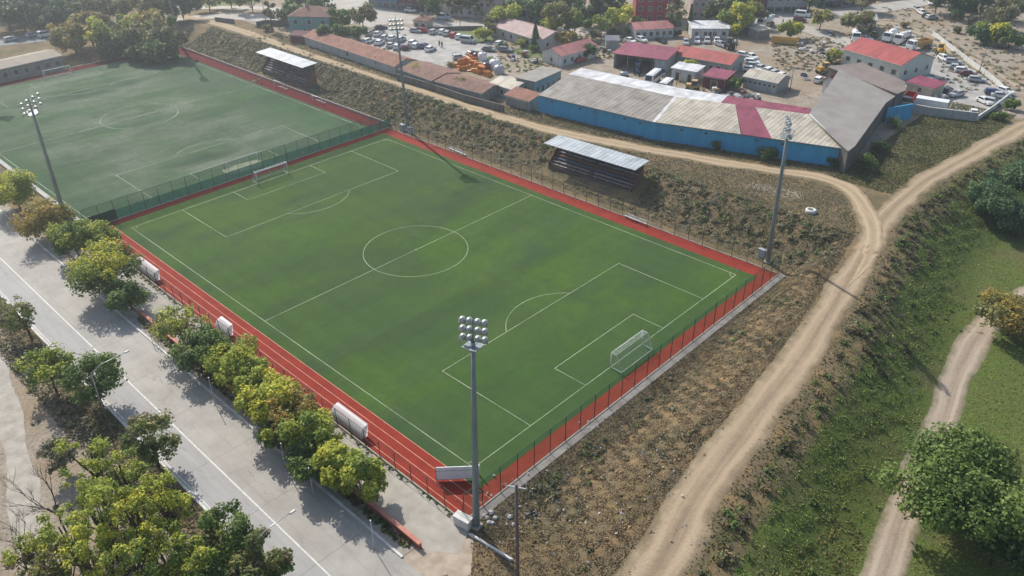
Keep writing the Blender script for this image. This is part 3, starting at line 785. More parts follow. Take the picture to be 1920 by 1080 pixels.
mast('floodlight mast on the brown slope beside the dirt track, seen edge-on', 47.4, 37.4, (1481, 224), 26.4, math.radians(222))
mast('floodlight mast at the far corner between the pitches, near the grey cabinets', -45.6, 36.9, (742, 36), 26.6, math.radians(-42), 1.15)
mast('floodlight mast rising from the orange tree on the left of the worn pitch', -58.2, -37.2, (53, 184), 25.6, math.radians(25), 1.7)
mast('distant floodlight mast among trees at the far corner of the worn pitch', -158.5, 37.3, (300, -62), 26.0, math.radians(-60))
mast('distant floodlight mast behind the long flat roof at the far left', -160.0, -38.5, (-60, -20), 26.0, math.radians(20))

# ------------------------------------------------------------------ cabinets, dugouts, board, benches
CABW = mat('cabinet_white', (.62, .61, .58), (.5, .49, .46), 2, .6)
CABG = mat('cabinet_grey', (.42, .46, .48), (.34, .38, .40), 2, .55)
def cabinet(label, x, y, rz, w, d, h, m):
    t = thing('electric_cabinet', label, 'electric cabinet', (x, y, gz(x, y)), rz)
    b = MB(); b.box(-w / 2, w / 2, -d / 2, d / 2, 0, h); b.build('body', m, t, bevel=.02)
    b = MB(); b.box(-w / 2 - .05, w / 2 + .05, -d / 2 - .05, d / 2 + .05, h, h + .07); b.build('lid', m, t)
    for s in (-1, 1):
        b = MB(); b.box(min(0, s * w * .46), max(0, s * w * .46) - (.02 if s > 0 else 0), -d / 2 - .025, -d / 2, .12, h - .1); b.bar((s * .06, -d / 2 - .04, h * .45), (s * .06, -d / 2 - .04, h * .6), .015, 4); b.build('door', m, t)
    return t
cabinet('white cabinet beside the foot of the near light mast', 51.0, -37.0, math.radians(10), 2.0, .95, 1.25, CABW)
cabinet('grey cabinet at the far corner, left of the mast foot', -47.0, 36.3, 0, 1.3, .7, 1.5, CABG)
cabinet('grey cabinet at the far corner, right of the mast foot', -44.2, 36.3, 0, 1.3, .7, 1.5, CABG)
q = G(1428, 482); cabinet('pale cabinet left of the mast on the brown slope', q.x, q.y, 0, 1.3, .6, 1.5, CABG)
q = G(120, 402); cabinet('pale cabinet by the road beside the mast on the left', q.x, q.y, 0, 1.5, .6, 1.3, CABG)
DUGW = mat('dugout_shell', (.86, .87, .88), (.80, .81, .82), 2, .35)
DUGE = mat('dugout_end', (.66, .68, .69), (.58, .60, .61), 2, .4)
for _m in (DUGW, DUGE):   # translucent polycarbonate
    _nt = _m.node_tree; _tr = N(_nt, 'ShaderNodeBsdfTranslucent'); _tr.inputs['Color'].default_value = (.9, .9, .9, 1); _mx = N(_nt, 'ShaderNodeMixShader'); _mx.inputs[0].default_value = .6
    _nt.links.new(_nt.nodes['Principled BSDF'].outputs[0], _mx.inputs[1]); _nt.links.new(_tr.outputs[0], _mx.inputs[2]); _nt.links.new(_mx.outputs[0], _nt.nodes['Material Output'].inputs['Surface'])
SEATB = mat('seat_blue', (.06, .10, .28), (.05, .08, .22), 4, .5)
def dugout(label, x0, x1):
    L = x1 - x0; t = thing('team_dugout', label, 'dugout', (x0, -36.35, .02), 0, 'white team shelters beside the red track')
    pr = []
    for k in range(13):
        a = k / 12 * PI * .5
        pr.append((1.25 * (1 - math.cos(a)), .7 + 1.1 * math.sin(a)))
    pr = [(0, .05)] + pr
    b = MB()
    for (y0, z0), (y1, z1) in zip(pr[:-1], pr[1:]):
        b.face([(0, y0, z0), (L, y0, z0), (L, y1, z1), (0, y1, z1)], smooth=True); b.face([(0, y1 + .03, z1 - .04), (L, y1 + .03, z1 - .04), (L, y0 + .03, z0 - .02), (0, y0 + .03, z0 - .02)], smooth=True)
    b.build('shell', DUGW, t)
    for x in (0.03, L - .03):
        b = MB(); b.face([(x, y, z) for y, z in pr] + [(x, 1.25, 1.7), (x, .95, .05)]); b.build('end_panel', DUGE, t)
    b = MB()
    for i in range(int(L / 1.4) + 1):
        x = .05 + (L - .1) * i / int(L / 1.4)
        b.tube([(x, y + .07, z - .05) for y, z in pr], .025, 4)
    b.tube([(0, 1.25, 1.8), (L, 1.25, 1.8)], .035, 5); b.tube([(0, .95, 0), (0, 1.25, 1.8)], .03, 5); b.tube([(L, .95, 0), (L, 1.25, 1.8)], .03, 5)
    b.build('frame', DUGW, t)
    b = MB(); b.box(.1, L - .1, .25, .65, .38, .46); b.box(.1, L - .1, .2, .26, .46, .95)
    for i in range(4): b.box(.2 + (L - .5) * i / 3, .26 + (L - .5) * i / 3, .3, .6, 0, .38)
    b.build('bench', SEATB, t)
    return t
dugout('white curved shelter farthest up the track, beside the big yellow tree', -30.4, -23.6)
dugout('short white curved shelter midway along the track opposite the halfway line', -3.4, -.2)
dugout('long white curved shelter nearest the road corner, opposite the penalty area', 25.8, 32.0)
t = thing('sign_board', 'pale grey board standing across the red lanes at the near corner', 'sign board', (44.0, -34.6, .03), math.radians(46))
BOARD = mat('board_face', (.80, .79, .82), (.70, .69, .73), 1, .5)
b = MB(); b.box(0, 4.2, -.05, .05, .25, 1.55); b.build('panel', BOARD, t)
b = MB(); b.box(0, 4.2, -.05, .05, 1.62, 2.15); o = b.build('panel', BOARD, t)
b = MB(); b.box(0, 4.2, -.03, .07, 1.55, 1.62); b.box(-.06, 0, -.06, .08, 0, 2.2); b.box(4.2, 4.26, -.06, .08, 0, 2.2); b.box(-.06, 4.26, -.04, .08, .18, .25); b.build('frame', mat('board_frame', (.10, .11, .12), None, 2, .5), t)
for x in (.3, 3.9):
    b = MB(); b.bar((x, .05, 1.9), (x, .9, 0), .035); b.build('strut', STEEL, t)
b = MB(); b.tube([(47.0, -30.6, 0), (47.0, -30.6, 1.7)], .1, 6); tag(b.build('marker_post', WPAINT), 'short pale post just right of the grey board', 'post')
def bench(label, px0, px1):
    A = G(*px0); B = G(*px1); L = (B - A).length
    t = thing('bench', label, 'bench', A, math.atan2(B.y - A.y, B.x - A.x))
    b = MB(); b.box(0, L, -.2, .2, .45, .52); b.build('seat', WPAINT, t)
    b = MB(); b.box(0, L, .16, .22, .62, .95); b.build('backrest', WPAINT, t)
    for i in range(3):
        b = MB(); x = .2 + (L - .4) * i / 2; b.box(x - .04, x + .04, -.18, .2, -.1, .45); b.box(x - .04, x + .04, .16, .215, .5, .9); b.build('leg', STEEL, t)
bench('white bench behind the far touchline fence near the far light mast', (843, 281), (874, 294))
bench('white bench behind the far touchline fence just right of the nearer stand', (1172, 408), (1212, 424))

# ------------------------------------------------------------------ stands
RUST = mat('rust_steel', (.22, .10, .06), (.14, .065, .045), 2, .7)
ROOFW = roofmat('stand_roof', (.42, .46, .49), (.36, .40, .43), 1.0, 0, .5)
STEP = mat('stand_step', (.11, .085, .075), (.075, .06, .055), 1.5, .8)
PLANK = mat('seat_plank', (.46, .42, .43), (.34, .33, .38), .7, .6)
PLANKR = mat('seat_plank_red', (.36, .15, .13), (.27, .11, .10), .9, .6)
PLANKB = mat('seat_plank_blue', (.14, .19, .33), (.11, .15, .27), .9, .6)
def stand(label, x0, x1, yf, yb, rz=0.0, zr=6.1):
    L = x1 - x0; D = yb - yf
    t = thing('grandstand', label, 'grandstand', (x0, yf, .3), rz, 'covered stands on the slope')
    b = MB(); b.prism([(-.9, -.3), (L + .9, -.3), (L + .9, D + .7), (-.9, D + .7)], [zr - .42, zr - .42, zr - .12, zr - .12], [zr - .3, zr - .3, zr, zr]); b.build('roof', ROOFW, t)
    n = 6; st = MB()
    for k in range(n):
        y0 = .5 + k * (D - .6) / n; z = .9 + k * .5
        st.box(0, L, y0, D + .2, (0 if k == 0 else z - .5) - (.8 if k == 0 else 0), z)
    st.build('steps', STEP, t)
    for k in range(n):
        y0 = .5 + k * (D - .6) / n; z = .9 + k * .5
        b = MB(); mid = L * .47
        b.box(.3, mid, y0 + .25, y0 + .6, z + .3, z + .36); b.box(mid + 1.2, L - .3, y0 + .25, y0 + .6, z + .3, z + .36)
        for i in range(8):
            x = .5 + i * (L - 1.2) / 7; b.box(x, x + .06, y0 + .3, y0 + .55, z, z + .3)
        b.build('seat_row', (PLANK, PLANK, PLANKB, PLANKR, PLANK, PLANKB)[k], t)
    for i in range(5):
        x = .1 + i * (L - .2) / 4
        b = MB(); b.box(x - .07, x + .07, D - .1, D + .05, 0, zr - .2); b.bar((x, D - .05, zr - 1.4), (x, .1, zr - .42), .06, 5); b.bar((x, D * .5, 2.6), (x, D * .45, zr - .3), .05, 5); b.build('roof_post', RUST, t)
    for x in (-.06, L):
        b = MB(); b.face([(x, .4, -.5), (x, D + .2, -.5), (x, D + .2, 4.2), (x, D - .6, 4.2), (x, .4, 1.3)]); b.face([(x + .06, .4, 1.3), (x + .06, D - .6, 4.2), (x + .06, D + .2, 4.2), (x + .06, D + .2, -.5), (x + .06, .4, -.5)])
        b.bar((x + .03, .4, 1.4), (x + .03, D - .4, 4.5), .06, 5); b.bar((x + .03, .4, 2.0), (x + .03, D - .4, 5.1), .04, 5); b.build('side_wall', RUST, t)
    b = MB(); b.box(0, L, D + .2, D + .28, 0, zr - .3); b.build('back_wall', mat('stand_back', (.13, .11, .10), None, 1, .8), t)
    b = MB(); b.bar((0, .3, 1.9), (L, .3, 1.9), .03); b.bar((0, .3, 1.5), (L, .3, 1.5), .03)
    for i in range(9): b.bar((L * i / 8, .3, -.4), (L * i / 8, .3, 1.9), .03)
    b.build('railing', RUST, t)
stand('covered stand with pale grey roof below the blue warehouse', -5.6, 15.0, 41.4, 45.6, math.radians(3.2))
stand('covered stand with blue grey roof beside the worn pitch', -113.0, -91.4, 38.6, 42.6, 0.0)

# ------------------------------------------------------------------ poles by the road
def street_lamp(label, px, py, base_y):
    hd = G(px, py, zfix=8.2); bs = Vector((hd.x - .3, base_y, .05)); t = thing('street_lamp', label, 'street lamp', bs, 0)
    v = hd - bs
    b = MB(); b.tube([(0, 0, 0), (0, 0, 4), (0, .1, 7.2), (v.x * .3, v.y * .3, 7.9), (v.x * .9, v.y * .92, 8.2)], [.1, .08, .07, .05, .04], 7); b.build('pole', ALU, t)
    b = MB(); b.box(v.x - .14, v.x + .14, v.y - .35, v.y + .3, 8.14, 8.3, top=.04); b.build('lamp_head', CABW, t)
street_lamp('street lamp arching over the road beside the green tree at the bottom', 549, 960, -56.2)
street_lamp('street lamp reaching over the road from the dark trees on the left', 238, 660, -56.2)
street_lamp('dark street lamp at the left edge beside the road', -14, 500, -56.2)
POLEW = mat('pale_post', (.55, .55, .54), (.45, .45, .44), 3, .5)
for k, (px, py, w) in enumerate(((702, 1030, 'first thin white post from the bottom, beside the red wall end'), (588, 930, 'second thin white post from the bottom, under the tree row'), (537, 883, 'third thin white post from the bottom, under the tree row'),
                                 (490, 837, 'fourth thin white post from the bottom, under the tree row'), (403, 757, 'fifth thin white post from the bottom, under the tree row'), (230, 597, 'thin white post below the big yellow green tree by the kerb'))):
    q = G(px, py); b = MB(); b.tube([(0, 0, -.2), (-.1, .1, 4.2)], [.06, .045], 6); b.tube([(-.1, .1, 4.2), (-.1, .1, 4.26)], .09, 6); o = b.build('roadside_post', POLEW); o.location = q; tag(o, w, 'post', 'thin white posts along the kerb')
q = G(971, 1112)
t = thing('utility_pole', 'brown utility pole with a crossarm at the bottom of the scene', 'utility pole', q)
WOODP = mat('pole_brown', (.19, .14, .135), (.14, .10, .10), 3, .8, st=(1, 1, .1))
tp = G(968, 908, zfix=q.z + 14.6) - q
b = MB(); b.tube([(0, 0, -.5), tuple(tp * .5), tuple(tp)], [.21, .18, .14], 10); b.build('pole', WOODP, t)
b = MB(); b.tube([tp + Vector((-.9, -.5, -.4)), tp + Vector((.9, .5, -.4))], .07, 5); b.build('crossarm', CABW, t)
for s in (-.85, 0.05, .85):
    b = MB(); b.lathe(tp + Vector((s, s * .55, -.33)), [(.04, 0), (.09, .05), (.05, .1), (.09, .16), (.03, .26)], 8); b.build('insulator', CABW, t)
q = G(287, 645)
t = thing('metal_rack', 'white metal frame standing on the pavement by the red wall', 'rack', q, math.radians(30))
for x in (0, .9):
    b = MB(); b.tube([(x, 0, 0), (x, 0, 1.9), (x, .5, 1.9), (x, .5, 0)], .04, 5); b.build('frame', POLEW, t)
b = MB()
for z in (.5, 1.2, 1.88): b.bar((0, 0, z), (.9, 0, z), .03); b.bar((0, .5, z), (.9, .5, z), .03)
b.build('shelf', POLEW, t)
q = G(1520, 398)
b = MB(); b.lathe((0, 0, 0), [(.55, 0), (.95, .05), (1.0, .3), (.95, .6), (.62, .68), (.52, .5), (.5, .0)], 20); o = b.build('concrete_ring', CABW); o.location = q + Vector((0, 0, -.05)); tag(o, 'white concrete ring lying in the dry scrub beside the mast', 'concrete ring')
# rubble by the near mast and along the slope
rs = random.Random(5); RUB = mat('rubble', (.55, .53, .50), (.38, .36, .34), 3, .9)
def rock(r, rs):
    b = MB(); n = 7
    pts = [[(r * (.6 + .5 * rs.random()) * math.cos(2 * PI * j / n) * s, r * (.6 + .5 * rs.random()) * math.sin(2 * PI * j / n) * s, z * r) for j in range(n)] for s, z in ((1, -.2), (1.05, .35), (.5, .75))]
    for k in range(2):
        for j in range(n): b.face([pts[k][j], pts[k][(j + 1) % n], pts[k + 1][(j + 1) % n], pts[k + 1][j]])
    b.face(pts[2]); return b
bp = [(921, 962, .4), (913, 971, .28), (929, 972, .36), (917, 980, .3), (908, 966, .25), (924, 981, .28), (956, 969, .36), (963, 984, .3), (893, 966, .25)]
for k, (px, py, r) in enumerate(bp):
    o = rock(r, rs).build('rubble_block', RUB); o.location = G(px, py)
    tag(o, 'broken white concrete lump in the heap at the near mast foot' if k < 6 else ('white concrete lump left of the utility pole' if k < 8 else 'white lump between the near mast and white cabinet'), 'rubble', 'broken concrete around the near mast')
xs = np.array([G(rs.uniform(900, 1330), rs.uniform(905, 1075)) for i in range(70)] + [G(rs.gauss(1010, 60), rs.gauss(955, 30)) for i in range(90)] + [G(rs.uniform(1080, 1300), rs.uniform(780, 900)) for i in range(50)])
V = []; r2 = np.random.RandomState(3)
for q in xs:
    s = r2.uniform(.08, .26); c = np.array(q) + np.array([0, 0, .22]); a = r2.randn(3); a /= np.linalg.norm(a); bb = np.cross(a, r2.randn(3)); bb /= np.linalg.norm(bb)
    V.append([c - a * s, c + bb * s * .7 + [0, 0, .05], c + a * s, c - bb * s * .6])
o = leaf_mesh('litter', np.array(V), np.array([(.62, .62, .62)] * len(V)) * (0.6 + .4 * r2.rand(len(V), 1)), LEAF); o['kind'] = 'stuff'
# ------------------------------------------------------------------ trees
def crown_at(px, py, hc):
    q = G(px, py, hc); return Vector((q.x, q.y, gz(q.x, q.y)))
def T(px, py, hc, r, pal, label, n=3000, top=None, leaf=.2, seed=0, group=None, name='tree', thin=.5, nb=24, lean=(0, 0), asp=.9, cb=.22, multi=1, cat='tree', bs=(.2, .38)):
    r *= 1.36 if group == GR else 1.22; n = int(n * (2.1 if leaf < .3 else 1.5))
    b = crown_at(px, py, hc); h = hc / ((1 + cb) / 2)
    b.x -= lean[0]; b.y -= lean[1]
    return tree(name, label, b, h, r, pal, n, leaf, seed or int(px * 7 + py), nb, asp, thin=thin, lean=lean, group=group, cb=cb, pal_top=top, multi=multi, cat=cat, bs=bs)
GR = 'trees between the road and the red track'
T(24, 352, 4.6, 3.9, 'lime', 'yellow green tree at the left edge below the worn pitch', 3400, 'yellow', group=GR)
T(78, 408, 4.2, 4.2, 'orange', 'orange brown autumn tree at the foot of the left light mast', 3600, 'orange', group=GR)
T(135, 440, 4.2, 3.4, 'green', 'green tree just right of the orange brown tree', 3000, 'lime', group=GR)
T(182, 446, 3.8, 2.8, 'lime', 'small yellow green tree at the left end of the mid fence', 2200, 'lime', group=GR)
T(195, 497, 5.0, 4.6, 'green', 'largest roadside tree, yellow green above and dark green below, beside the far shelter', 5200, 'yellow', group=GR, nb=22)
T(238, 552, 3.0, 2.6, 'green', 'small dark green tree tucked under the largest yellow green tree', 1900, 'green', group=GR)
T(333, 606, 4.3, 3.1, 'olive', 'thin sparse olive tree left of the short shelter', 1100, 'lime', group=GR, thin=.8)
T(374, 648, 3.8, 3.0, 'green', 'bushy green tree hiding the lower part of the short shelter', 2800, 'green', group=GR)
T(446, 672, 4.2, 3.3, 'lime', 'bright yellow tree just right of the short shelter', 3300, 'yellow', group=GR, nb=20)
T(500, 742, 4.4, 3.1, 'lime', 'yellow green tree between the bright yellow tree and the brownish one', 3100, 'yellow', group=GR)
T(548, 772, 4.4, 2.9, 'olive', 'brownish half bare tree in the middle of the row', 1900, 'orange', group=GR, thin=.7)
T(582, 806, 4.2, 2.9, 'lime', 'yellow and green tree left of the long shelter', 2800, 'lime', group=GR)
T(596, 858, 3.0, 2.7, 'dark', 'dark green low tree under the row, below the long shelter', 2600, 'green', group=GR)
T(672, 896, 4.0, 2.7, 'lime', 'yellow green tree nearest the near corner, right end of the row', 3300, 'lime', group=GR, nb=18)
T(632, 866, 4.0, 2.3, 'lime', 'small yellow tree squeezed between the dark low tree and the last tree of the row', 2200, 'yellow', group=GR)
T(472, 712, 3.8, 2.3, 'lime', 'small lime tree just below the bright yellow tree by the short shelter', 2100, 'lime', group=GR)
T(528, 800, 3.2, 2.2, 'green', 'low green tree on the kerb side of the brownish tree', 1900, 'lime', group=GR)
T(412, 668, 3.2, 2.0, 'green', 'low green tree between the bushy tree and bright yellow tree', 1700, 'lime', group=GR)
GL = 'trees on the verge left of the road'
T(26, 588, 4.6, 2.3, 'green', 'thin leaning tree with sparse crown at the left edge of the road', 600, 'olive', group=GL, thin=.8, lean=(-.8, -.8))
T(88, 690, 4.2, 3.1, 'green', 'green tree left of the dark tree on the road verge', 1500, 'lime', group=GL, thin=.85)
T(172, 708, 4.8, 3.4, 'green', 'dark green tree with open crown and bare trunk on the road verge', 2000, 'green', group=GL, thin=.85)
T(278, 818, 4.8, 2.9, 'green', 'tall trunked green tree standing over the road edge line', 1400, 'olive', group=GL, thin=.85)
T(112, 852, 3.2, 2.0, 'grey', 'greyish sparse tree above the bare branches at bottom left', 700, 'grey', group=GL, thin=.9)
GB = 'clump of tall trees at the bottom left'
T(165, 880, 8.6, 2.5, 'lime', 'topmost yellow green tree of the bottom left clump', 1650, 'lime', group=GB, thin=0.9, leaf=0.135, nb=34, bs=(0.14, 0.3), cb=0.25, multi=2)
T(232, 905, 8.2, 2.4, 'green', 'green tree near the top of the bottom left clump', 1650, 'lime', group=GB, thin=0.9, leaf=0.135, nb=34, bs=(0.14, 0.3), cb=0.25, multi=2)
T(305, 955, 7.2, 2.4, 'lime', 'yellow green tree at the right side of the bottom left clump', 1650, 'yellow', group=GB, thin=0.9, leaf=0.135, nb=34, bs=(0.14, 0.3), cb=0.25, multi=2)
T(262, 985, 7.6, 2.4, 'lime', 'bright yellow tree in the middle of the bottom left clump', 1650, 'yellow', group=GB, thin=0.9, leaf=0.135, nb=34, bs=(0.14, 0.3), cb=0.25, multi=2)
T(200, 975, 7.8, 2.5, 'lime', 'tall yellow green tree in the middle of the bottom left clump', 1650, 'lime', group=GB, thin=0.9, leaf=0.135, nb=34, bs=(0.14, 0.3), cb=0.25, multi=2)
T(130, 1005, 6.4, 2.4, 'lime', 'pale yellow green tree behind the bare branches', 1650, 'lime', group=GB, thin=0.9, leaf=0.135, nb=34, bs=(0.14, 0.3), cb=0.25, multi=2)
T(62, 1045, 5.2, 2.5, 'olive', 'loose olive tree in the bottom left corner', 1650, 'lime', group=GB, thin=0.9, leaf=0.135, nb=34, bs=(0.14, 0.3), cb=0.25, multi=2)
T(175, 1050, 6.6, 2.5, 'lime', 'yellow green tree at the bottom edge right of the loose olive tree', 1650, 'yellow', group=GB, thin=0.9, leaf=0.135, nb=34, bs=(0.14, 0.3), cb=0.25, multi=2)
T(258, 1060, 6.6, 2.5, 'green', 'yellow green tree at the lower edge of the bottom left clump', 1650, 'lime', group=GB, thin=0.9, leaf=0.135, nb=34, bs=(0.14, 0.3), cb=0.25, multi=2)
T(112, 1072, 5.4, 2.2, 'lime', 'thin yellow green tree at the bottom edge beside the loose olive tree', 1900, 'olive', group=GB, thin=0.85, leaf=0.15, nb=34, bs=(0.14, 0.3), cb=0.25, multi=2)
T(318, 1040, 5.8, 2.2, 'lime', 'yellow green tree at the lower right of the bottom left clump', 1650, 'lime', group=GB, thin=0.9, leaf=0.135, nb=34, bs=(0.14, 0.3), cb=0.25, multi=2)
T(425, 1005, 5.4, 2.9, 'green', 'dense mid green tree at the bottom beside the road', 2600, 'green', group=GB, thin=0.5, leaf=0.17, nb=26, bs=(0.2, 0.38), cb=0.2, multi=1)
T(490, 1052, 4.8, 2.4, 'green', 'greyer green tree right of the dense one at the bottom', 2600, 'olive', group=GB, thin=0.5, leaf=0.17, nb=26, bs=(0.2, 0.38), cb=0.2, multi=1)
T(372, 1068, 5.0, 2.3, 'green', 'green tree at the bottom edge left of the dense tree', 2600, 'lime', group=GB, thin=0.5, leaf=0.17, nb=26, bs=(0.2, 0.38), cb=0.2, multi=1)
# bare tree
def bare(label, px, py, hc, seed, spread=3.2):
    base = crown_at(px, py, hc); rs = random.Random(seed); t = thing('bare_tree', label, 'tree', base)
    b = MB()
    def grow(p, d, l, r, k):
        e = p + d * l; b.tube([p, p.lerp(e, .5) + Vector((rs.uniform(-.1, .1), rs.uniform(-.1, .1), 0)), e], [r, r * .8, r * .6], 5)
        if k == 0: return
        for i in range(3 if k > 1 else 4):
            v = (d + Vector((rs.uniform(-.7, .7), rs.uniform(-.7, .7), rs.uniform(-.1, .5)))).normalized(); grow(p.lerp(e, rs.uniform(.6, 1)), v, l * rs.uniform(.6, .85), r * .55, k - 1)
    grow(Vector((0, 0, -.2)), Vector((.05, 0, 1)), hc * .62, .14, 4); b.build('trunk', BARK, t); return t
bare('leafless tree with dark bare branches at the left bottom', 92, 925, 6.0, 4)
bare('leafless branches reaching over the path in the bottom left corner', 28, 1020, 5.0, 9)
GF = 'trees on the green field at the right'
T(1800, 905, 6.4, 6.6, 'green', 'big dense green tree at the lower right beside the gravel track', 13000, 'green', nb=40, leaf=.21, group=GF, cb=.3)
T(1880, 1010, 4.0, 4.2, 'dark', 'darker lower crown behind the big tree at the lower right corner', 4200, 'green', nb=18, leaf=.21, group=GF, cb=.25)
T(1905, 588, 4.0, 4.6, 'olive', 'orange brown tree at the right edge beside the gravel track', 4600, 'orange', nb=20, group=GF, cb=.25)
T(1862, 372, 3.6, 4.6, 'bluegreen', 'broad green tree on the bank below the dirt track fork', 5200, 'bluegreen', nb=22, group=GF, cb=.15)
T(1908, 330, 4.4, 4.4, 'bluegreen', 'green tree at the right edge, highest on the bank', 4000, 'bluegreen', nb=20, group=GF, cb=.15)
T(1918, 412, 3.0, 4.0, 'dark', 'dark green tree at the right edge, lowest on the bank', 3400, 'bluegreen', nb=18, group=GF, cb=.15)
# bushes along the dirt road and the warehouse
def B(px, py, r, pal, label, n=420, h=None, leaf=.19, group=None, name='bush', sx=1., sy=1.):
    q = G(px, py); return bush(name, label, q, r, pal, n, leaf, int(px * 3 + py), h or r * 1.1, group, sx=sx, sy=sy)
GW = 'bushes along the foot of the blue warehouse wall'
B(1343, 283, 1.5, 'dark', 'small dark bush against the middle of the blue wall', 350, 2.8, group=GW)
B(1440, 300, 3.0, 'dark', 'largest dark bush against the blue wall behind the mast', 900, 2.9, group=GW)
B(1562, 314, 1.9, 'dark', 'dark bush near the right end of the blue wall', 450, 2.4, group=GW)
B(1622, 318, 2.6, 'green', 'green bush at the right corner of the blue warehouse', 800, 4.0, group=GW)
B(1648, 285, 2.6, 'dark', 'dark bush in the shade of the grey roofed wing', 700, 3.0, group=GW)
B(1675, 240, 2.4, 'green', 'upper green bush in the shade of the grey roofed wing', 600, 2.8, group=GW)
GS = 'bushes along the wall above the dirt road'
B(716, 128, 2.2, 'green', 'green bush against the long tiled shed', 380, 3.6, group=GS)
B(790, 148, 3.4, 'lime', 'bright green bush just right of the tiled shed', 800, 4.6, group=GS)
B(832, 160, 2.4, 'dark', 'dark bush between the bright bush and the orange heap', 420, 3, group=GS)
B(862, 172, 2.8, 'green', 'green bush below the orange heap', 560, 4.2, group=GS)
B(842, 135, 2.0, 'olive', 'olive bush standing at the left end of the orange heap', 300, 3.4, group=GS)
B(888, 178, 2.0, 'lime', 'low yellow green bush beside the grey sheds', 320, 2.4, group=GS)
B(735, 218, 1.1, 'orange', 'small reddish bush on the slope left of the far mast', 160, 1.6)
# town trees
GT = 'trees among the town buildings'
for px, py, hc, r, pal, top, n, lab in (
    (678, 22, 5, 4.6, 'olive', 'olive', 1200, 'olive brown tree on the bright square beside the main street'),
    (640, 32, 5, 4.2, 'green', 'green', 1200, 'green tree right of the teal house'),
    (628, 58, 4, 4.2, 'dark', 'green', 1100, 'dark green tree at the lower right corner of the teal house'),
    (545, 18, 5, 4.6, 'dark', 'green', 1100, 'round dark tree left of the teal house roof'),
    (668, 58, 3, 3.0, 'green', 'green', 700, 'low green tree at the left edge of the car park'),
    (604, 6, 5, 4.2, 'dark', 'green', 900, 'dark tree above the teal house at the top'),
    (505, 22, 6, 2.0, 'grey', 'olive', 420, 'slender thin tree on the verge left of the teal house'),
    (945, 26, 5, 4.8, 'lime', 'yellow', 1500, 'round yellow topped tree left of the long grey wall'),
    (918, 46, 3.5, 3.0, 'grey', 'olive', 600, 'greyish tree at the left end of the mauve roofed house'),
    (905, 60, 2.4, 2.4, 'lime', 'lime', 500, 'small yellow green tree on the car park lawn'),
    (1042, 26, 7, 4.4, 'lime', 'olive', 1500, 'tall pale yellow green tree behind the mauve roofed house'),
    (1078, 36, 6, 4.2, 'green', 'lime', 1700, 'bright green tree right of the tall pale one'),
    (1064, 68, 3.2, 2.8, 'orange', 'orange', 700, 'orange tree above the small white house with red roof'),
    (1028, 45, 3, 2.6, 'green', 'lime', 500, 'low green tree in front of the tall pale tree'),
    (1130, 34, 5, 3.6, 'lime', 'lime', 1100, 'lime tree left of the bright yellow tree'),
    (1165, 28, 5, 4.8, 'yellow', 'yellow', 1500, 'brightest yellow tree in front of the red building'),
    (1100, 92, 2.6, 3.0, 'dark', 'green', 700, 'dark green tree at the right end of the small white house'),
    (1268, 30, 6, 3.2, 'grey', 'olive', 700, 'greyish tall tree between the pink roofed and grey roofed huts'),
    (1382, 26, 6, 5.0, 'lime', 'yellow', 1700, 'yellow green tree above the grey flat box'),
    (1410, 22, 5, 4.2, 'olive', 'lime', 1000, 'olive tree right of the yellow green one by the cement mixer'),
    (1384, 52, 2.5, 2.4, 'yellow', 'yellow', 500, 'small yellow tree left of the grey flat box'),
    (1486, 52, 3.2, 3.4, 'lime', 'yellow', 1000, 'yellow green tree behind the golden skip'),
    (1541, 32, 4, 3.6, 'yellow', 'olive', 1000, 'pale yellow tree beside the village street'),
    (1605, 32, 4.5, 4.8, 'olive', 'orange', 1300, 'brownish tree at the centre top right of the yard'),
    (1620, 52, 3, 2.8, 'grey', 'grey', 600, 'grey tree just below the brownish one'),
    (1292, 122, 2.4, 2.6, 'lime', 'lime', 600, 'small yellow green tree beside the white hut'),
    (1378, 153, 2.2, 2.0, 'green', 'green', 420, 'small green tree left of the beige roofed block'),
    (1562, 100, 2.4, 2.6, 'olive', 'lime', 420, 'olive tree on the scrap bank left of the red hall'),
    (1890, 8, 5, 5.0, 'olive', 'olive', 1200, 'olive tree in the top right corner'),
    (1855, 55, 4, 5.0, 'bluegreen', 'yellow', 1700, 'yellow topped bush tree on the bare ground at right'),
    (1898, 68, 3.5, 4.2, 'green', 'green', 1100, 'green tree at the right edge of the bare ground'),
    (1010, 12, 6, 5.0, 'dark', 'dark', 1100, 'dark tree above the long grey wall'),
    (975, 8, 6, 5.2, 'dark', 'bluegreen', 1200, 'dark bluish tree beside the pink apartment block'),
    (1105, 14, 6, 5.4, 'dark', 'dark', 1300, 'very dark tree behind the lime tree at the top'),
    (1142, 8, 6, 5.0, 'dark', 'dark', 1200, 'very dark tree left of the red building at the top'),
    (1350, 14, 6, 4.4, 'dark', 'dark', 900, 'dark tree right of the pale two storey house'),
    (1195, 40, 3, 2.2, 'olive', 'lime', 380, 'small pale tree before the red building wall')):
    T(px, py, hc, r, pal, lab, n, top, leaf=.42, group=GT, nb=12)
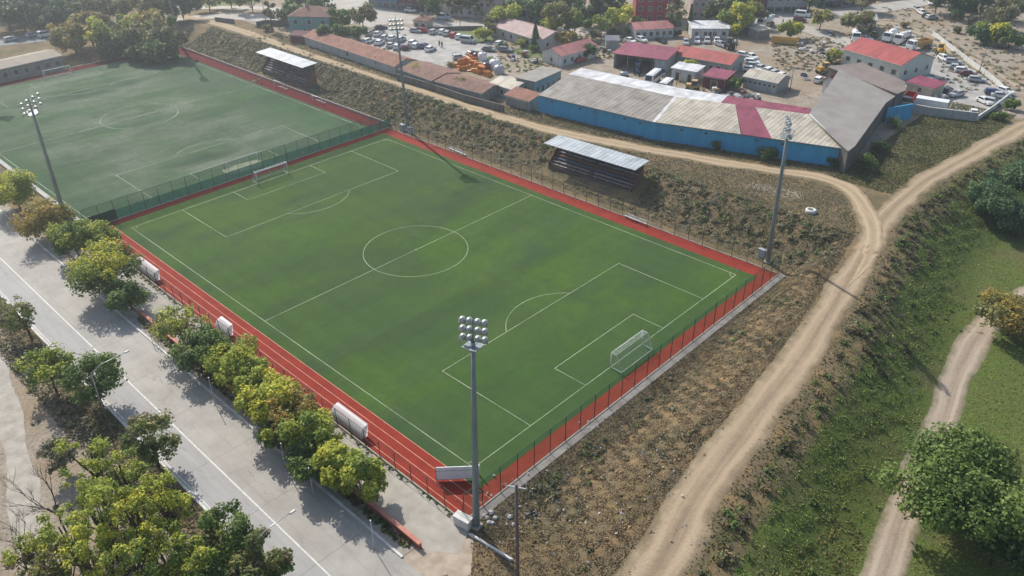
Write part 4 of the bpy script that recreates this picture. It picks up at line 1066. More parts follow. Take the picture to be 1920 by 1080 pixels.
def conifer(label, px, py, h, r, seed, pal='dark'):
    q = G(px, py); t = thing('cypress_tree', label, 'tree', q); rs = np.random.RandomState(seed)
    b = MB(); b.tube([(0, 0, -.2), (0, 0, h * .9)], [.16, .04], 6); b.build('trunk', BARK, t)
    n = 700; z = h * (.08 + .92 * rs.rand(n) ** 1.3); rr = r * (1 - z / h) ** .7 * (.6 + .45 * rs.rand(n)) ; a = rs.rand(n) * 2 * PI
    P = np.stack([rr * np.cos(a), rr * np.sin(a), z], 1); nr = np.stack([np.cos(a), np.sin(a), .5 + 0 * a], 1) + rs.randn(n, 3) * .3; nr /= np.linalg.norm(nr, axis=1)[:, None]
    pc = np.array(PAL[pal]); leaf_mesh('crown', leaf_quads(rs, P, nr, .34 * np.ones(n)), pc[rs.randint(len(pc), size=n)], LEAF, t)
conifer('dark pointed conifer in front of the mauve roofed house', 1004, 92, 7.5, 1.9, 1)
conifer('dark cypress behind the mauve roofed house', 1013, 52, 7, 1.3, 2)
conifer('slim dark cypress left of the grey roofed hut', 1292, 60, 8.5, 1.2, 3)
for px, py, r, pal, lab in ((978, 88, 2.2, 'lime', 'low bright bush left of the dark conifer'), (1000, 98, 1.8, 'green', 'low green bush at the foot of the dark conifer'), (1030, 88, 2.0, 'green', 'green bush at the right end wall of the mauve roofed house'),
                            (945, 92, 1.8, 'green', 'green bush before the front wall of the mauve roofed house'), (1222, 68, 1.7, 'green', 'round green bush before the pink roofed hut'), (1270, 68, 1.6, 'green', 'green bush at the right end of the pink roofed hut'),
                            (1324, 66, 1.5, 'green', 'round green bush before the grey roofed hut'), (1150, 70, 2.6, 'dark', 'dark bush on the waste ground above the open shed'), (1115, 74, 2.4, 'olive', 'olive bush on the waste ground above the open shed'),
                            (1180, 66, 2.2, 'olive', 'olive bush left of the pink roofed hut'), (1790, 38, 3.4, 'bluegreen', 'wide green bush right of the parked cars at the top'), (1815, 46, 2.6, 'grey', 'grey bush on the bare earth at right'),
                            (1848, 82, 3.0, 'bluegreen', 'green bush below the yellow topped tree'), (1795, 62, 1.8, 'olive', 'small olive bush on the bare ground'), (1695, 52, 1.6, 'olive', 'thin bush beside the cement trucks'),
                            (1640, 72, 1.8, 'olive', 'low olive bush behind the red hall'), (1895, 205, 2.2, 'green', 'green bush at the corner of the white boundary wall'), (1870, 225, 2.0, 'green', 'bush on the slope below the white boundary wall'),
                            (1760, 10, 4.0, 'dark', 'dark thicket beside the dark green shed at the top right'), (1560, 118, 2.0, 'dark', 'dark bush left wall of the red hall'), (500, 58, 2.0, 'olive', 'dry bush beside the dark stone wall left of the teal house')):
    B(px, py, r, pal, lab, 330, r * 1.2, .36, group='bushes in the town')
# hazy trees at the far left
GFX = 'mixed autumn trees behind the far goal of the worn pitch'
for i, (px, py, pal, top, w) in enumerate(((132, 62, 'orange', 'orange', 'leftmost rusty tree'), (165, 48, 'orange', 'olive', 'rusty brown tree'), (198, 62, 'green', 'yellow', 'yellow topped tree'), (232, 46, 'olive', 'lime', 'tall pale tree'),
        (262, 60, 'green', 'olive', 'green olive tree'), (292, 46, 'olive', 'orange', 'brownish tree'), (318, 66, 'olive', 'green', 'rightmost grey green tree'), (215, 86, 'dark', 'green', 'low dark tree'), (258, 90, 'dark', 'dark', 'dark shrubby tree'),
        (300, 92, 'dark', 'green', 'dark rounded tree'), (180, 14, 'olive', 'olive', 'back olive tree'), (222, 6, 'olive', 'lime', 'back pale tree'), (262, 10, 'olive', 'orange', 'back brown tree'), (302, 14, 'dark', 'olive', 'back dark tree'))):
    T(px, py, 6.5 if i < 7 else (3.5 if i < 10 else 6.5), 5.6 if i != 8 else 4.4, pal, w + ' in the clump behind the far goal of the worn pitch', 1500, top, leaf=.5, group=GFX, nb=14, cb=.08)
for i, (px, py) in enumerate(((10, 26), (38, 30), (66, 26), (92, 30), (118, 20), (20, 14), (52, 10), (84, 12), (112, 6), (142, 10), (338, 6), (4, 4))):
    T(px, py, 5.5, 4.6 if i < 5 else 5.6, 'dark' if i % 3 else 'bluegreen', ('first', 'second', 'third', 'fourth', 'fifth')[i] + ' tree from the left in the front row of the dark wood' if i < 5 else ('dark tree in the back of the hazy wood at the top left' if i != 10 else 'dark hazy tree at the top beside the shaded road'), 1300, 'dark', leaf=.55, group='dark wood at the top left', nb=12, cb=.06)

# ------------------------------------------------------------------ undergrowth (uncountable)
R = np.random.RandomState(11)
def pts(n, x0, x1, y0, y1, f=None):
    xy = np.stack([R.uniform(x0, x1, n), R.uniform(y0, y1, n)], 1)
    return xy if f is None else xy[f(xy[:, 0], xy[:, 1])]
def clump(x, y, s, k=0):
    return np.sin(x * s + 1.3 * np.sin(y * s * .8 + k)) * np.sin(y * s * 1.2 + 1.7 * np.sin(x * s * .6 + k))
PA = [(0.254, 0.252, 0.168), (0.222, 0.212, 0.124), (0.189, 0.191, 0.106), (0.254, 0.245, 0.154), (0.139, 0.155, 0.077), (0.312, 0.291, 0.192), (0.107, 0.136, 0.057), (0.214, 0.200, 0.136)]
PB = [(0.383, 0.279, 0.152), (0.294, 0.232, 0.125), (0.192, 0.168, 0.090), (0.125, 0.136, 0.062), (0.442, 0.336, 0.178), (0.324, 0.272, 0.160)]
PC = [(0.088, 0.131, 0.041), (0.126, 0.191, 0.055), (0.174, 0.151, 0.078), (0.253, 0.202, 0.112), (0.068, 0.091, 0.037), (0.145, 0.222, 0.055)]
PD = [(.14, .22, .045), (.12, .20, .04), (0.116, 0.217, 0.043), (0.171, 0.279, 0.054), (0.085, 0.155, 0.037), (0.217, 0.248, 0.078), (0.139, 0.248, 0.046)]
nost = lambda x, y: ~((x > -7.5) & (x < 17) & (y > 39.3) & (y < 46.8))
fk = lambda x, y: seg_dist(x, y, FORK)
sfk = lambda x, y: seg_dist(x, y, FORK, True)
trd = lambda x, y: seg_dist(x, y, TRACK, True)
fd = lambda x, y: seg_dist(x, y, FIELDTRACK)
MA = [(0.106, 0.106, 0.058), (0.163, 0.150, 0.085), (0.231, 0.206, 0.130), (0.300, 0.263, 0.176), (0.188, 0.175, 0.104), (0.119, 0.125, 0.065)]
MB_ = [(0.120, 0.116, 0.065), (0.180, 0.152, 0.091), (0.264, 0.207, 0.124), (0.348, 0.262, 0.156), (0.288, 0.213, 0.124), (0.204, 0.171, 0.104)]
MC = [(0.091, 0.112, 0.039), (0.130, 0.158, 0.052), (0.195, 0.185, 0.085), (0.143, 0.172, 0.058), (0.111, 0.145, 0.046)]
MD = [(0.154, 0.230, 0.046), (0.210, 0.284, 0.058), (0.266, 0.324, 0.072), (0.196, 0.257, 0.058), (0.140, 0.196, 0.046), (0.280, 0.284, 0.098)]
# the slope behind the far touchline
meadow('dry_grass', pts(100000, -51, 60, 36.8, 69, lambda x, y: nost(x, y) & (sfk(x, y) < -2.5) & (trd(x, y) < -3)), .15, MA, 1)
meadow('dry_grass', pts(30000, -160, -51, 37, 50.5, lambda x, y: ~((x > -115) & (x < -90) & (y < 44))), .3, MA[1:], 2)
scrub('dry_scrub', pts(1150, -51, 54, 38.5, 50.2, lambda x, y: nost(x, y) & ((clump(x, y, .5) > -.1) | (y > 47.5))), .62, 34, .95, PA[2:] + PC[1:3], 1, leaf=.11)
scrub('dry_scrub', pts(260, -51, 56, 40, 50.4, lambda x, y: nost(x, y)), .85, 40, .9, PA[2:5] + PC[:3], 2, leaf=.13)
scrub('dry_scrub', pts(900, -160, -51, 38.5, 50, lambda x, y: ~((x > -115) & (x < -90) & (y < 44))), .75, 24, .95, PA, 3, leaf=.15)
meadow('dry_grass', pts(24000, -130, 50, 52, 63, lambda x, y: (fk(x, y) > 2.3) & (fk(x, y) < 6) & (sfk(x, y) > 0)), .2, MA, 4)
yfront = lambda x: np.where(x < 5.2, 60.3 + (x + 24.9) * .0997, 63.3 + (x - 5.2) * .339)
meadow('dry_grass', pts(26000, -32, 46, 54, 77, lambda x, y: (sfk(x, y) > 2.5) & (y < yfront(x) - .2) & (trd(x, y) < -3.2)), .2, MA[:3] + MC[1:3], 27)
scrub('grass', pts(1300, -32, 45, 54, 77, lambda x, y: (y < yfront(x) - .1) & (y > yfront(x) - 1.8)), .42, 16, .7, PC[:3] + [(.07, .08, .03)], 28, leaf=.12)
# the strip between the goal fence and the dirt track
band = lambda x, y: (trd(x, y) < -2.7) & (sfk(x, y) < -2.4) | (y < 45) & (trd(x, y) < -2.7)
nearf = lambda x, y: x - 51.8 + 1.6 * clump(x, y, .35, 2)
meadow('dry_grass', pts(125000, 51.9, 69, -36.5, 50, lambda x, y: band(x, y) & (nearf(x, y) > 3.2)), .115, MB_, 5)
meadow('dry_grass', pts(62000, 51.7, 61, -36.5, 50, lambda x, y: band(x, y) & (nearf(x, y) < 4.4)), .12, MA[:4] + MB_[1:3], 6)
scrub('dry_scrub', pts(330, 52.5, 61, -28, 50, lambda x, y: band(x, y) & (nearf(x, y) < 4.6) & (nearf(x, y) > 1.0) & (clump(x, y, .22, 5) > -.1)), .6, 34, .85, PC[1:3] + PA[2:5], 26, leaf=.11)
scrub('dry_scrub', pts(260, 55, 68, -36, 50, lambda x, y: band(x, y) & (trd(x, y) < -3.6)), .4, 24, .8, PB, 36, leaf=.09)
meadow('dry_grass', pts(9500, 51, 67, -60, -36.5, lambda x, y: (trd(x, y) < -2.6) & (x + 1.4 * clump(x, y, .9, 3) + (y + 36.5) * .35 > 53.2)), .15, MB_, 16)
# the bank and the green field right of the track
meadow('dry_grass', pts(42000, 57, 84, -60, 118, lambda x, y: (trd(x, y) > 2.5) & (trd(x, y) < 5.2 + 1.5 * clump(x, y, .4, 8))), .17, MB_[:3] + MC, 7)
meadow('grass', pts(90000, 60, 92, -60, 112, lambda x, y: (trd(x, y) > 4.2) & (trd(x, y) < 13 + 3 * clump(x, y, .3, 2)) & (fd(x, y) > 2.2)), .145, MC[1:2] + MD[:3] + MC[3:4] + MD[3:5], 8, freq=.5)
meadow('grass', pts(90000, 64, 114, -52, 80, lambda x, y: (trd(x, y) > 9) & (fd(x, y) > 2.1)), .12, MD, 9, freq=.22)
meadow('dry_grass', pts(7000, 76, 88, -34, -2, lambda x, y: (trd(x, y) > 7) & (fd(x, y) > 2.4) & ((x - 82.5) ** 2 / 16 + (y + 17) ** 2 / 130 < 1 + .5 * clump(x, y, .6, 1))), .17, [(.15, .15, .05), (.22, .18, .06), (.27, .20, .07), (.19, .18, .06)], 12)
scrub('undergrowth', pts(1500, 57, 96, -60, 118, lambda x, y: (trd(x, y) > 3.3) & (trd(x, y) < 6.4 + 1.5 * clump(x, y, .3, 8)) & ((clump(x, y, .45, 6) > -.5) | (y > 60))), .75, 36, .95, PC + PC[:2] + [(.16, .12, .06)], 37, leaf=.13)
scrub('undergrowth', pts(560, 57, 96, -60, 118, lambda x, y: (trd(x, y) > 3.4) & (trd(x, y) < 6.0)), 1.0, 44, 1.0, PC[:1] + PC[3:5] + [(.05, .045, .03), (.06, .07, .03)], 30, leaf=.15)
scrub('undergrowth', pts(900, 57, 90, 12, 100, lambda x, y: (trd(x, y) > 3.4) & (trd(x, y) < 9.5 + 2 * clump(x, y, .3, 1))), .7, 34, .9, [(.10, .085, .055), (.07, .065, .04), (.13, .11, .075), (.06, .07, .03)], 38, leaf=.12)
scrub('weeds', pts(320, 66, 84, -45, 60, lambda x, y: (trd(x, y) > 6.5) & (trd(x, y) < 18) & (clump(x, y, .5, 4) > .2) & (fd(x, y) > 2.6)), .5, 26, .6, PD[2:5] + PC[1:2] + PC[5:], 10, leaf=.11)
meadow('grass', pts(26000, 43, 59, 70, 132, lambda x, y: (trd(x, y) < -2.6)), .22, [(.09, .11, .04), (.13, .14, .05), (.17, .16, .075), (.14, .16, .05), (.20, .18, .09)], 13)
meadow('dry_grass', pts(26000, -70, 52, -61, -55.5), .16, MA[1:] + MB_[1:3] + MC[:2], 14)
scrub('dry_grass', pts(260, -70, 50, -60.5, -56), .5, 24, .8, PB[1:4] + PA, 44, leaf=.11)
scrub('dry_grass', pts(700, -60, 45, -78, -60, lambda x, y: (clump(x, y, .4, 5) > .0) & (seg_dist(x, y, np.array([(-60, -59.5), (-30, -61.0), (-10.9, -63.6), (7.6, -67.6), (17.5, -69.8), (40, -73)])) > 2.2)), .5, 22, .8, PA + [(.12, .14, .05)], 15, leaf=.11)
scrub('hedge_plants', pts(700, -15, 49, -43.4, -42.6), .35, 14, .9, PC[:2] + PB[1:3], 17, leaf=.13)
scrub('weeds', pts(260, -50, 50, -37.2, -36.7), .22, 12, .8, PC[:2] + PA[:2], 18, leaf=.1)

town_pts = lambda n, px: np.array([tuple(G(R.uniform(px[0], px[1]), R.uniform(px[2], px[3]), zfix=3.5))[:2] for i in range(n)])
scrub('weeds', town_pts(420, (1040, 1200, 58, 112)), .7, 16, .7, PA + PC[1:3], 31, leaf=.2)
scrub('weeds', town_pts(520, (1640, 1920, 14, 175)), .8, 16, .7, PA + PB[:3], 32, leaf=.2)
scrub('weeds', town_pts(300, (1450, 1590, 70, 135)), .7, 14, .6, PA[:4] + PB[1:4], 33, leaf=.2)
scrub('weeds', town_pts(260, (470, 760, 48, 135)), .6, 14, .7, PA + PC[1:2], 34, leaf=.2)
scrub('weeds', town_pts(300, (890, 1050, 70, 135)), .6, 14, .6, PA[:4] + PD[1:4], 35, leaf=.18)
for i, (px, py, pal, top) in enumerate(((388, -6, 'olive', 'lime'), (430, -10, 'lime', 'green'), (470, -4, 'green', 'olive'), (570, -12, 'dark', 'green'), (800, 6, 'dark', 'green'), (858, 0, 'olive', 'olive'), (905, 4, 'dark', 'dark'), (1040, -4, 'dark', 'green'), (1070, 2, 'dark', 'dark'),
        (1265, 2, 'olive', 'grey'), (1378, -6, 'dark', 'dark'), (1520, -6, 'dark', 'green'), (1622, -8, 'olive', 'olive'), (1760, -4, 'dark', 'green'), (1790, 2, 'dark', 'dark'), (1830, -2, 'dark', 'bluegreen'), (1875, 26, 'olive', 'grey'))):
    T(px, py, 5, 5.2, pal, ('tree at the upper edge, ' + ('first', 'second', 'third', 'fourth', 'fifth', 'sixth', 'seventh', 'eighth', 'ninth', 'tenth', 'eleventh', 'twelfth', 'thirteenth', 'fourteenth', 'fifteenth', 'sixteenth', 'seventeenth')[i] + ' from the left of the back row'), 900, top, leaf=.45, group='back row of trees beyond the town', nb=14, cb=.12)

scrub('dry_grass', pts(900, 55, 78, -60, 60, lambda x, y: (np.abs(trd(x, y)) < 3.4) & (np.abs(trd(x, y)) > 1.9) & (clump(x, y, .7, 7) > -.1)), .26, 14, .5, PB, 50, leaf=.07)
scrub('dry_grass', pts(800, -60, 58, 50, 70, lambda x, y: (np.abs(sfk(x, y)) < 2.5) & (np.abs(sfk(x, y)) > 1.6)), .24, 12, .5, PA, 51, leaf=.08)
# ------------------------------------------------------------------ town surfaces
GREYC = mat('yard_concrete', (.41, .395, .375), (.29, .275, .255), .3, .85)
STREET = mat('street', (.42, .395, .36), (.34, .315, .28), .3, .85)
ASPH2 = mat('shaded_asphalt', (.17, .18, .19), (.13, .14, .15), .3, .8)
def psheet(name, px, z, m):
    return sheet(name, [G(*p)[:2] for p in px], z, m)
psheet('car_park', [(668, 82), (700, 52), (760, 50), (800, 62), (880, 66), (925, 80), (935, 112), (850, 128), (760, 108), (700, 92)], .03, GREYC)
psheet('yard', [(1700, 205), (1820, 226), (1892, 182), (1800, 108), (1745, 60), (1700, 58), (1590, 80), (1690, 140)], .03, GREYC)
psheet('yard', [(1010, 130), (1060, 128), (1140, 108), (1190, 78), (1150, 88), (1040, 126)], .02, mat('yard_dirt', (.38, .30, .215), (.30, .23, .155), .4, .95))
GRASSL = mat('lawn', (.12, .17, .045), (.15, .16, .06), .6, .95)
psheet('lawn', [(812, 62), (905, 56), (935, 70), (905, 80), (850, 72)], .045, GRASSL)
psheet('lawn', [(940, 92), (1015, 92), (1040, 112), (985, 108)], .045, GRASSL)
psheet('lawn', [(385, 16), (545, 12), (540, -6), (380, -4)], .045, GRASSL)
def street(px, w, m=STREET, lift=.05, name='street', **k):
    return strip(name, [G(*p)[:2] for p in px], w, m, lift=lift, nl=3, step=4, **k)
street([(330, 36), (420, 30), (540, 38), (620, 44), (690, 34), (770, 38), (860, 48), (960, 56), (1060, 60), (1180, 62)], 9)
street([(340, 14), (440, 14), (540, 20)], 6, lift=.06)
street([(600, -14), (650, 8), (700, 30), (740, 42)], 20, lift=.07)
street([(1370, 44), (1450, 40), (1530, 60), (1600, 84), (1640, 100)], 7, lift=.08)
street([(1400, 36), (1500, 32), (1600, 22), (1700, 8), (1760, -8)], 10, lift=.09)
street([(-120, 92), (0, 78), (60, 72), (130, 62), (220, 46), (320, 24), (380, -6)], 13, ASPH2, lift=.05, name='road')
strip('dirt_track', [G(*p)[:2] for p in ((1640, 40), (1720, 58), (1790, 96), (1850, 130), (1905, 168))], 7, D3, lift=.06, jit=.8, seed=8)

# ------------------------------------------------------------------ buildings
WG = mat('window_glass', (.03, .04, .05), (.05, .06, .07), 2, .12, spec=.8)
WF = mat('window_frame', (.52, .52, .50), None, 3, .5)
DOORM = mat('door_brown', (.12, .075, .05), None, 2, .6)
def wallm(n, c, k=.74): return mat('wall_' + n, c, tuple(v * k for v in c), .9, .85, obj=True, st=(1.4, 1.4, .3))
W_WHITE = wallm('white', (.62, .62, .60)); W_GREY = wallm('grey', (.40, .41, .41)); W_CREAM = wallm('cream', (.50, .46, .38)); W_TEAL = wallm('teal', (.20, .38, .36))
W_BLUE = mat('wall_blue', (.045, .33, .58), (.045, .25, .44), .5, .7, lo=.4, hi=.75, obj=True, st=(1.6, 1.6, .3)); W_RED = wallm('red', (.36, .06, .065)); W_PINK = wallm('pink', (.46, .37, .36)); W_MAROON = wallm('maroon', (.17, .035, .035))
W_BLOCK = wallm('block', (.30, .30, .285), .7); W_SHOPB = wallm('shopblue', (.11, .22, .34)); W_STONE = wallm('stone', (.16, .15, .14), .6); W_DKGREEN = wallm('dkgreen', (.03, .08, .075))
R_RED = roofmat('roof_red', (.40, .085, .075), (.34, .07, .065), .35); R_PINKR = roofmat('roof_pinkred', (.46, .19, .18), (.38, .15, .14), .4); R_MAG = roofmat('roof_magenta', (.26, .055, .095), (.22, .045, .08), .4)
R_MAUVE = roofmat('roof_mauve', (.38, .26, .25), (.32, .22, .21), .5); R_TILE = roofmat('roof_tile', (.32, .15, .10), (.22, .11, .08), .3, 0, .85, True); R_TILE2 = roofmat('roof_tile_old', (.27, .15, .12), (.19, .115, .09), .3, 0, .9, True)
R_WHITE = roofmat('roof_white', (.62, .63, .63), (.54, .55, .56), .8); R_BEIGE = roofmat('roof_beige', (.48, .44, .36), (.40, .36, .29), .9); R_GREY = roofmat('roof_greybrown', (.23, .205, .185), (.175, .155, .14), .9)
R_ASB = roofmat('roof_asbestos', (.29, .265, .235), (.215, .195, .17), 1.1); R_DARKRED = roofmat('roof_darkred', (.24, .05, .05), (.19, .04, .04), .4); R_BROWN = roofmat('roof_brown', (.19, .15, .13), (.145, .115, .10), .9); R_CONC = mat('roof_concrete', (.33, .31, .28), (.24, .225, .2), .5, .9, obj=True)
def windows(t, face, n, L, D, z, w=1.0, h=1.1, door=False, x0=.8, x1=None):
    """face f/b/l/r: window frames with a pane, let into the wall plane"""
    ln = L if face in 'fb' else D
    for i in range(n):
        c = (ln * (i + .5) / n) if n > 1 else ln * .5
        fb = MB(); gb = MB()
        def put(mb, a, b_, u, v, o0, o1):
            if face == 'f': mb.box(a, b_, -o1, -o0, u, v)
            elif face == 'b': mb.box(a, b_, D + o0, D + o1, u, v)
            elif face == 'l': mb.box(-o1, -o0, a, b_, u, v)
            else: mb.box(L + o0, L + o1, a, b_, u, v)
        put(fb, c - w / 2 - .1, c - w / 2, z, z + h, 0.002, .07); put(fb, c + w / 2, c + w / 2 + .1, z, z + h, .002, .07)
        put(fb, c - w / 2 - .1, c + w / 2 + .1, z + h, z + h + .1, .002, .07); put(fb, c - w / 2 - .16, c + w / 2 + .16, z - .1, z, .002, .12)
        put(gb, c - w / 2, c + w / 2, z, z + h, .003, .03)
        if h > 1.8: fb.m = [0] * len(fb.m)
        f = fb.build('door_frame' if h > 1.8 else 'window', WF, t); gb.build('door' if h > 1.8 else 'pane', DOORM if h > 1.8 else WG, f)
def bld(name, label, p1, p2, h, D, roof, rise=1.2, wall=W_WHITE, rm=R_RED, over=.35, wins=(), cat='building', base=None, group=None, gutter=True):
    A = G(*p1); B = G(*p2); d = B - A; d.z = 0; L = d.length; rz = math.atan2(d.y, d.x)
    t = thing(name, label, cat, (A.x, A.y, gz(A.x, A.y)), rz, group)
    b = MB(); z0 = -.4
    if roof in ('gable', 'gabley'):
        if roof == 'gable':
            b.extr([(0, 0), (0, 0), (0, 0)], 0, 0) if False else None
            pf = [(0, z0), (D, z0), (D, h), (D / 2, h + rise), (0, h)]
            for x, rv in ((0, True), (L, False)):
                f = [(x, y, z) for y, z in pf]; b.face(f[::-1] if rv else f)
            b.face([(0, 0, z0), (L, 0, z0), (L, 0, h), (0, 0, h)]); b.face([(L, D, z0), (0, D, z0), (0, D, h), (L, D, h)])
        else:
            pf = [(0, z0), (L, z0), (L, h), (L / 2, h + rise), (0, h)]
            b.face([(x, 0, z) for x, z in pf]); b.face([(x, D, z) for x, z in pf][::-1])
            b.face([(0, D, z0), (0, 0, z0), (0, 0, h), (0, D, h)]); b.face([(L, 0, z0), (L, D, z0), (L, D, h), (L, 0, h)])
        b.build('wall', wall, t)
        r = MB(); o = over; k = .12
        if roof == 'gable':
            s = rise / (D / 2)
            for sg in (0, 1):
                y0, y1 = (-o, D / 2) if sg == 0 else (D + o, D / 2)
                q = [(-o, y0, h - s * o + .02), (L + o, y0, h - s * o + .02), (L + o, y1, h + rise + .02), (-o, y1, h + rise + .02)]
                if sg: q = q[::-1]
                r.face([(x, y, z + k) for x, y, z in q]); r.face([(x, y, z) for x, y, z in q][::-1])
                for i in range(4):
                    a, c = q[i], q[(i + 1) % 4]; r.face([a, c, (c[0], c[1], c[2] + k), (a[0], a[1], a[2] + k)])
        else:
            s = rise / (L / 2)
            for sg in (0, 1):
                x0, x1 = (-o, L / 2) if sg == 0 else (L + o, L / 2)
                q = [(x0, D + o, h - s * o + .02), (x0, -o, h - s * o + .02), (x1, -o, h + rise + .02), (x1, D + o, h + rise + .02)]
                if sg: q = q[::-1]
                r.face([(x, y, z + k) for x, y, z in q]); r.face([(x, y, z) for x, y, z in q][::-1])
                for i in range(4):
                    a, c = q[i], q[(i + 1) % 4]; r.face([a, c, (c[0], c[1], c[2] + k), (a[0], a[1], a[2] + k)])
        r.build('roof', rm, t)
    elif roof == 'hip':
        b.box(0, L, 0, D, z0, h); b.build('wall', wall, t); r = MB(); o = over; e = min(L, D) / 2
        c = [(-o, -o, h), (L + o, -o, h), (L + o, D + o, h), (-o, D + o, h)]; a1, a2 = ((e, D / 2, h + rise), (L - e, D / 2, h + rise)) if L >= D else ((L / 2, e, h + rise), (L / 2, D - e, h + rise))
        cu = [(x, y, z + .1) for x, y, z in c]
        if L >= D: fs = [[cu[0], cu[1], a2, a1], [cu[1], cu[2], a2], [cu[2], cu[3], a1, a2], [cu[3], cu[0], a1]]
        else: fs = [[cu[0], cu[1], a1], [cu[1], cu[2], a2, a1], [cu[2], cu[3], a2], [cu[3], cu[0], a1, a2]]
        for f in fs: r.face(f)
        for i in range(4): r.face([c[i], c[(i + 1) % 4], cu[(i + 1) % 4], cu[i]])
        r.face(c[::-1]); ro = r.build('roof', rm, t); ch = MB(); ch.box(L * .35, L * .35 + .5, D * .42, D * .42 + .5, h + rise * .4, h + rise + .7); ch.build('chimney', W_BLOCK, ro)
    elif roof == 'flat':
        b.box(0, L, 0, D, z0, h); b.build('wall', wall, t); r = MB(); o = over
        r.box(-o, L + o, -o, D + o, h, h + .2); r.build('roof', rm, t)
    elif roof == 'shed':
        b.prism([(0, 0), (L, 0), (L, D), (0, D)], z0, [h, h, h + rise, h + rise]); b.build('wall', wall, t); r = MB(); o = over
        r.prism([(-o, -o), (L + o, -o), (L + o, D + o), (-o, D + o)], [h + .01, h + .01, h + rise + .01, h + rise + .01], [h + .15, h + .15, h + rise + .15, h + rise + .15]); r.build('roof', rm, t)
    if gutter and roof in ('gable', 'shed'):
        g = MB(); g.tube([(-.2, -over - .04, h - .05), (L + .2, -over - .04, h - .05)], .06, 5); g.tube([(L - .1, -.08, 0), (L - .1, -.08, h - .1)], .04, 5); g.build('gutter', WF, t)
    for wv in wins: windows(t, wv[0], wv[1], L, D, *wv[2:])
    return t, L
# --- blue warehouse: bent long hall
def upx(p0, p1):
    return (Vector(p1) - Vector(p0)).normalized()
def hall(name, label, F, D1, D2, he, hr, hb, segs, wall, cat='warehouse', end=None):
    """long low hall following the front line F; near slope to a ridge, short back slope; segs: per part (t0,t1,part,mat)"""
    t = thing(name, label, cat, (F[0][0], F[0][1], 3.5)); O = Vector((F[0][0], F[0][1], 3.5))
    P = [Vector((x, y, 3.5)) - O for x, y in F]; nrm = []
    ds = [(P[i + 1] - P[i]).normalized() for i in range(len(P) - 1)]
    for i in range(len(P)):
        d = ds[0] if i == 0 else (ds[-1] if i == len(P) - 1 else (ds[i - 1] + ds[i]).normalized()); nrm.append(Vector((-d.y, d.x, 0)))
    up = Vector((0, 0, 1)); w = MB(); n = len(P)
    K = [[p - up * .5, p + up * he, p + q * D1 + up * hr, p + q * D2 + up * hb, p + q * D2 - up * .5] for p, q in zip(P, nrm)]
    if end: K[-1][2] = Vector((end[0], end[1], 3.5)) - O + up * hr; K[-1][3] = Vector((end[2], end[3], 3.5)) - O + up * hb; K[-1][4] = K[-1][3] - up * (hb + .5)
    for i in range(n - 1):
        w.face([K[i][0], K[i + 1][0], K[i + 1][1], K[i][1]]); w.face([K[i + 1][4], K[i][4], K[i][3], K[i + 1][3]])
    w.face(K[0][::-1]); w.face(K[-1]); w.build('wall', wall, t)
    for i, (a, c, part, m) in enumerate(segs):
        k = int(min(a, n - 1.001)); u0, u1 = a - k, c - k; r = MB(); lo, hi = (1, 2) if part == 'near' else (2, 3)
        q0, q1 = (K[k][lo].lerp(K[k + 1][lo], u0), K[k][lo].lerp(K[k + 1][lo], u1)); s0, s1 = (K[k][hi].lerp(K[k + 1][hi], u0), K[k][hi].lerp(K[k + 1][hi], u1))
        o = (q0 - s0).normalized() * .45 if part == 'near' else Vector((0, 0, 0)); o2 = (s0 - q0).normalized() * .4 if part == 'far' else Vector((0, 0, 0))
        lift = up * .04; tk = up * .12; q = [q0 + o + lift, q1 + o + lift, s1 + o2 + lift, s0 + o2 + lift]
        r.face([p + tk for p in q]); r.face(q[::-1])
        for j in range(4): r.face([q[j], q[(j + 1) % 4], q[(j + 1) % 4] + tk, q[j] + tk])
        r.build('roof', m, t)
    f = MB()
    for i in range(n - 1):
        off = nrm[i] * -.48
        f.tube([K[i][1] + off - up * .02, K[i + 1][1] + off - up * .02], .09, 5)
    f.build('gutter', mat('gutter_dark', (.12, .13, .14), None, 2, .6), t)
    for k in range(14):
        u = .12 + k * .13; i = int(u); u -= i; p = K[i][0].lerp(K[i + 1][0], u) + up * 3.4; d = ds[i]; q = Vector((d.y, -d.x, 0))
        if k % 3 == 1: continue
        g = MB(); a, c = p - d * .28 + q * .02, p + d * .28 + q * .02
        g.face([a, c, c + up * .5, a + up * .5]); g.face([c - q * .04, a - q * .04, a - q * .04 + up * .5, c - q * .04 + up * .5]); o = g.build('vent_window', WG, t)
    return t
R_ASB1 = roofmat('roof_asbestos', (.29, .265, .235), (.215, .195, .17), 1.1)
hall('warehouse', 'long blue walled warehouse with patchwork grey, beige and magenta roof', [(-24.9, 60.3), (5.2, 63.3), (43.2, 76.2)], 12.0, 17.5, 4.1, 6.0, 6.1,
     [(0, 1, 'near', R_ASB1), (1, 1.02, 'near', R_WHITE), (1.02, 1.47, 'near', R_BEIGE), (1.47, 1.62, 'near', R_MAG), (1.62, 2, 'near', R_BEIGE), (0, 1, 'far', R_WHITE), (1, 1.36, 'far', R_WHITE), (1.36, 2, 'far', R_MAG)], W_BLUE, end=(30.2, 84.0, 29.2, 87.2))
